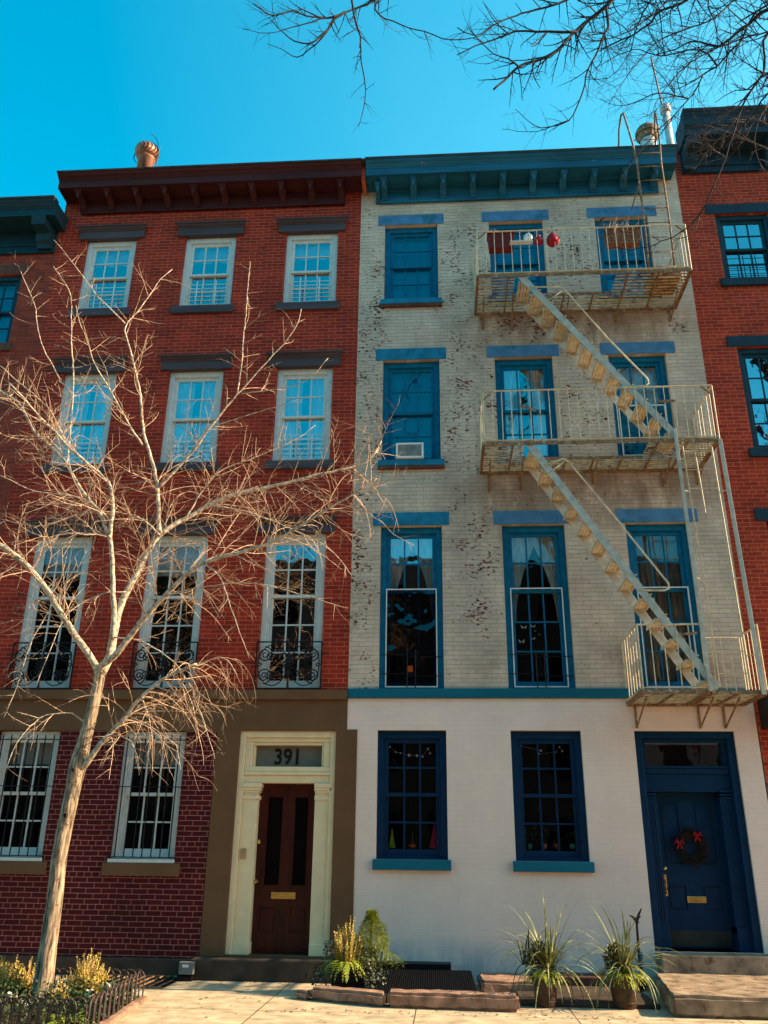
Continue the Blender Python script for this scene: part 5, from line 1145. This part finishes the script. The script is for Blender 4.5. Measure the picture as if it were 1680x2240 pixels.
O.limb([(1900,-80),(1700,-130),(1560,-60)]+z2([(1170,0),(1000,70),(960,130),(900,170),(830,215),(730,260),(640,310)]),(-4.4,-4.4),0.0420,.008,**KO,kids=12.555,kl=(.3,.9),bend=.04,start=.35)
O.limb([(1850,-60)]+z2([(1659,30),(1560,110),(1500,240),(1440,300),(1350,400),(1270,450),(1230,530),(1180,600),(1090,700),(1000,820),(950,880),(820,980)]),(-4.2,-2.6),0.0504,.004,**KO,kids=14.1243,kl=(.3,.8),bend=.04,world0=wa(8.0))
O.limb([(1800,10)]+z2([(1659,60),(1600,90),(1540,150),(1390,260),(1350,280),(1190,250),(1100,300),(980,330)]),(-4.2,-4.0),0.0360,.006,**KO,kids=14.1243,kl=(.3,.9),bend=.04)
O.limb([(1800,40)]+z2([(1659,200),(1640,350),(1630,440),(1560,540),(1500,650),(1450,800),(1400,960),(1330,1130),(1280,1244)])+[(1537,460),(1511,492),(1476,517),(1446,528),(1427,539),(1408,541),(1381,547),(1340,540)],(-4.2,-3.0),0.0408,.004,**KO,kids=6.2775,kl=(.2,.5),bend=.04,world0=wa(7.2))
O.limb([(1530,475),(1520,500),(1500,520),(1470,523)],(-3.05,-3.05),0.0096,.004,**KO,kids=6.2775,kl=(.1,.25))
O.limb([(1850,140),(1750,150)]+z2([(1659,440),(1530,545),(1460,545),(1340,620)]),(-4.2,-3.6),0.0264,.004,**KO,kids=14.1243,kl=(.25,.6),bend=-.01)
O.limb([(1800,130)]+z2([(1659,560),(1600,660),(1500,760),(1420,830),(1300,860)]),(-4.0,-3.2),0.0216,.004,**KO,kids=21.9713,kl=(.2,.55),bend=-.03)
O.limb([(1600,-60)]+z2([(1300,0),(1340,150),(1355,280)]),(-4.3,-4.1),0.0144,.005,**KO,kids=9.41625,kl=(.2,.5))
O.limb(z2([(1110,20),(1140,180),(1120,300)]),(-4.3,-4.2),0.0108,.003,**KO,kids=12.555,kl=(.2,.5))
O.limb([(1440,-30)]+z2([(920,50),(860,180),(830,300),(770,400),(690,470),(560,480)]),(-4.5,-4.4),0.0120,.003,**KO,kids=14.1243,kl=(.2,.6))
O.limb(z2([(1350,400),(1250,300),(1000,340),(880,300),(760,330),(600,420)]),(-4.,-4.2),0.0132,.003,**KO,kids=15.6937,kl=(.3,.8))
O.limb(z2([(1180,600),(1000,560),(860,620),(740,640),(640,600)]),(-3.5,-3.8),0.0108,.003,**KO,kids=17.2632,kl=(.2,.6))
O.limb(z2([(1270,450),(1100,540),(1030,470),(930,380)]),(-3.8,-4.0),0.0096,.003,**KO,kids=17.2632,kl=(.2,.6))
O.limb(z2([(1630,440),(1560,400),(1480,350),(1400,280)]),(-4,-4.2),0.0108,.003,**KO,kids=17.2632,kl=(.2,.6))
O.limb([(1640,-40),(1560,40),(1440,90),(1370,170),(1330,230)],(-5.2,-5.5),0.0120,.003,**KO,kids=18.8325,kl=(.3,.9))
O.limb([(1500,-30),(1390,60),(1300,90),(1230,60)],(-5.6,-6),0.0108,.003,**KO,kids=17.2632,kl=(.3,.8))
O.limb([(1720,60),(1610,90),(1520,130),(1450,200),(1420,260)],(-5.0,-5.2),0.0120,.003,**KO,kids=18.8325,kl=(.3,.8))
Q=Tree(19,spur=.014); KQ=dict(par=ot,m=M['litbark'],kr=.008,lev=2,dens=1.)  # same overhanging tree; sunlight on these twigs is put into their bark colour
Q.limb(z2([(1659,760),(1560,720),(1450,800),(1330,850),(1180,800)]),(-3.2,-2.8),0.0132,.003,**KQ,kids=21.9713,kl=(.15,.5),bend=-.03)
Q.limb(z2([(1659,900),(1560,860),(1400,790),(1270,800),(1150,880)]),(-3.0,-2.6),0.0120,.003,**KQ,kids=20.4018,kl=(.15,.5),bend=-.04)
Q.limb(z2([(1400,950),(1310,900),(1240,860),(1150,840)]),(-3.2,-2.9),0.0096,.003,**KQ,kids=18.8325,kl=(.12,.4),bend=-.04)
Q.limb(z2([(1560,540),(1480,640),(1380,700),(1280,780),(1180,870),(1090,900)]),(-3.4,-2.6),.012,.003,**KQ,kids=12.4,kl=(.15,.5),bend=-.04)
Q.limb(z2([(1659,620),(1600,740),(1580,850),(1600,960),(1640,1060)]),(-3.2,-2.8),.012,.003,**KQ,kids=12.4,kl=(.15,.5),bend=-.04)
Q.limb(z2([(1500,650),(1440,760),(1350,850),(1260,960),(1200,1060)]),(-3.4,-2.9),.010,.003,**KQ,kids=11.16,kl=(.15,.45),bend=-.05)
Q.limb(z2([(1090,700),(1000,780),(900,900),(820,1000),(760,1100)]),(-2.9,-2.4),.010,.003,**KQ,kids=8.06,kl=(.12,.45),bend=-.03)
Q.tw.build('sun_painted_twigs',M['litbark'],ot,recalc=False)
O.tw.build('twigs',M['darkbark'],ot,recalc=False)
# ================================================================ TREE PIT
fc=G(304,2191); nc=G(198,2185,.30)
pit_x=-6.6
so_=MB().quad((pit_x,nc.y,.012),(nc.x,nc.y,.012),(fc.x,fc.y,.012),(pit_x,fc.y,.012)).build('tree_pit_soil',M['soil'],recalc=False); so_['kind']='structure'
hf=thing('hoop_fence','low rusty black hoop fence around the planted tree pit','fence',(nc.x,nc.y,0))
def hoops(ax,ay,bx,by,h=.30):
    L=math.hypot(bx-ax,by-ay); n=int(L/.085); m=MB(); u=((bx-ax)/L,(by-ay)/L)
    for i in range(n):
        s0=i*.085-.03; w=.15; off=.009*(1 if i%2 else -1); pts=[]
        hh=h*(1+.02*math.sin(i*2.3))
        for (s,z) in [(0,0),(0,hh-w/2)]+[(w/2-w/2*math.cos(a),hh-w/2+w/2*math.sin(a)) for a in [k*math.pi/8 for k in range(1,8)]]+[(w,hh-w/2),(w,0)]:
            q=s0+s; pts.append((ax+u[0]*q-u[1]*off,ay+u[1]*q+u[0]*off,z))
        m.tube(pts,.0085,6)
    m.bar((ax,ay,.05),(bx,by,.05),.006,.02)
    return m.build('hoop_panel',M['ironr'],hf)
M['ironr']=mat('rusty_black_iron',(.055,.035,.03),.5,metal=.0,var=.3,bump=.2,col2=(.10,.045,.035),c2th=.58,c2scale=30)
hoops(pit_x,nc.y,nc.x,nc.y); hoops(nc.x,nc.y,fc.x,fc.y); hoops(fc.x,fc.y,pit_x,fc.y)
e=MB(); 
rock('pit_edging',None,[(nc.x+.02,nc.y-.3),(nc.x+.11,nc.y-.3),(fc.x+.09,fc.y),(fc.x+.0,fc.y)],0,.05,M['stone'],None,seed=4,r=.01)
bpy.data.objects['pit_edging']['kind']='structure'
def sh(label,S,Y,h,r,n,seed,mk):
    c=P(S[0],S[1],Y); feathery(label,c.x,Y,.01,h,r,n,seed,mk,group='conifers in the tree pit')
my=(nc.y+fc.y)/2
sh('tallest golden feathery conifer just right of the tree trunk in the pit',(190,2160),TY+.15,.50,.30,170,1,'gold')
sh('yellow green conifer at the left edge of the tree pit',(14,2160),TY+.1,.46,.24,110,2,'gold')
sh('small golden conifer directly left of the tree trunk',(58,2165),TY+.22,.42,.14,60,3,'gold')
sh('low rust tinted conifer hugging the right side of the tree trunk',(130,2180),TY-.05,.26,.12,50,5,'gold')
rw=random.Random(12)
def wflower(label,S,Y,r,n):
    c=P(S[0],S[1],Y); t=thing('white_flowers',label,'flowers',tuple(c),'white flower heads in the tree pit'); f=MB()
    for k in range(n):
        v=Vector((rw.gauss(0,1),rw.gauss(0,1),rw.gauss(0,1))).normalized()*r*rw.uniform(.4,1); p=c+v; d=(v.normalized()+Vector((0,0,.5))).normalized(); s=d.orthogonal().normalized(); q=d.cross(s)
        for j in range(5):
            a=j*1.257+rw.random(); e=s*math.cos(a)+q*math.sin(a); g=e.cross(d); f.add([p,p+e*.018+g*.009,p+e*.027+d*.006,p+e*.018-g*.009],[(0,1,2,3)])
    f.build('petals',M['petal'],t,recalc=False)
    MB().tube([(c.x,Y,.0),(c.x+.01,Y,c.z*.5),c],.005,4).build('stem',M['green'],t)
wflower('largest white flower cluster at the right of the golden conifer',(234,2160),TY+.12,.05,22)
wflower('white flower cluster low in front of the golden conifer',(196,2172),TY-.02,.045,16)
wflower('white flower cluster behind the right side of the trunk',(138,2143),TY+.3,.05,16)
wflower('white flower cluster left of the trunk base behind the hoops',(20,2178),TY-.1,.04,14)
wflower('small white blossoms low between trunk and hoops',(52,2200),TY-.3,.05,12)
f=MB(); rw=random.Random(90)
for k in range(5200):
    x=rw.uniform(pit_x+.3,nc.x-.02+ .25); y=rw.uniform(nc.y+.02,fc.y-.03)
    lim=nc.x+(fc.x-nc.x)*(y-nc.y)/(fc.y-nc.y)-.02
    if x>lim: x=lim-rw.random()*.3
    z=rw.random()**1.3*.24; d=Vector((rw.uniform(-1,1),rw.uniform(-1,1),rw.uniform(0,1))).normalized(); s=d.cross(Vector((rw.uniform(-1,1),rw.uniform(-1,1),.5))).normalized(); L=rw.uniform(.02,.05); p=Vector((x,y,z))
    f.add([p,p+d*L*.5+s*L*.32,p+d*L,p+d*L*.5-s*L*.32],[(0,1,2,3)])
o=f.build('ground_cover',M['green'],None,recalc=False); o['kind']='stuff'
f=MB(); sprigs(f,fc.x-.12,fc.y-.28,.12,26,random.Random(3),R=.15,L=.26,droop=.6); tag(f.build('evergreen_sprig',M['green'],None,recalc=False),'dark evergreen sprig poking out through the right side of the hoop fence','conifer sprig')
f=MB(); sprigs(f,nc.x-.22,nc.y+.12,.10,34,random.Random(9),R=.2,L=.22,droop=.6); tag(f.build('evergreen_sprig',M['lime'],None,recalc=False),'bright green evergreen sprig low inside the near corner of the hoop fence','conifer sprig')
bpy.context.view_layer.update()

f=MB(); rw=random.Random(404)
for k in range(170):
    x=rw.uniform(-3.3,3.6); y=rw.choice([rw.uniform(-.5,-.36),rw.gauss(-1.9,.35),rw.uniform(-3,-.5)]); z=.005
    if -1.75<x<2.3 and y>-2.1: y=-2.15-rw.random()*.3
    a=rw.uniform(0,6.28); L=rw.uniform(.012,.03); d=Vector((math.cos(a),math.sin(a),0))*L; q=Vector((-d.y,d.x,0))*.4; p=Vector((x,y,z)); f.add([p-d,p+q+Vector((0,0,.006)),p+d,p-q],[(0,1,2,3)])
o=f.build('fallen_leaves',M['lbrown'],None,recalc=False); o['kind']='stuff'
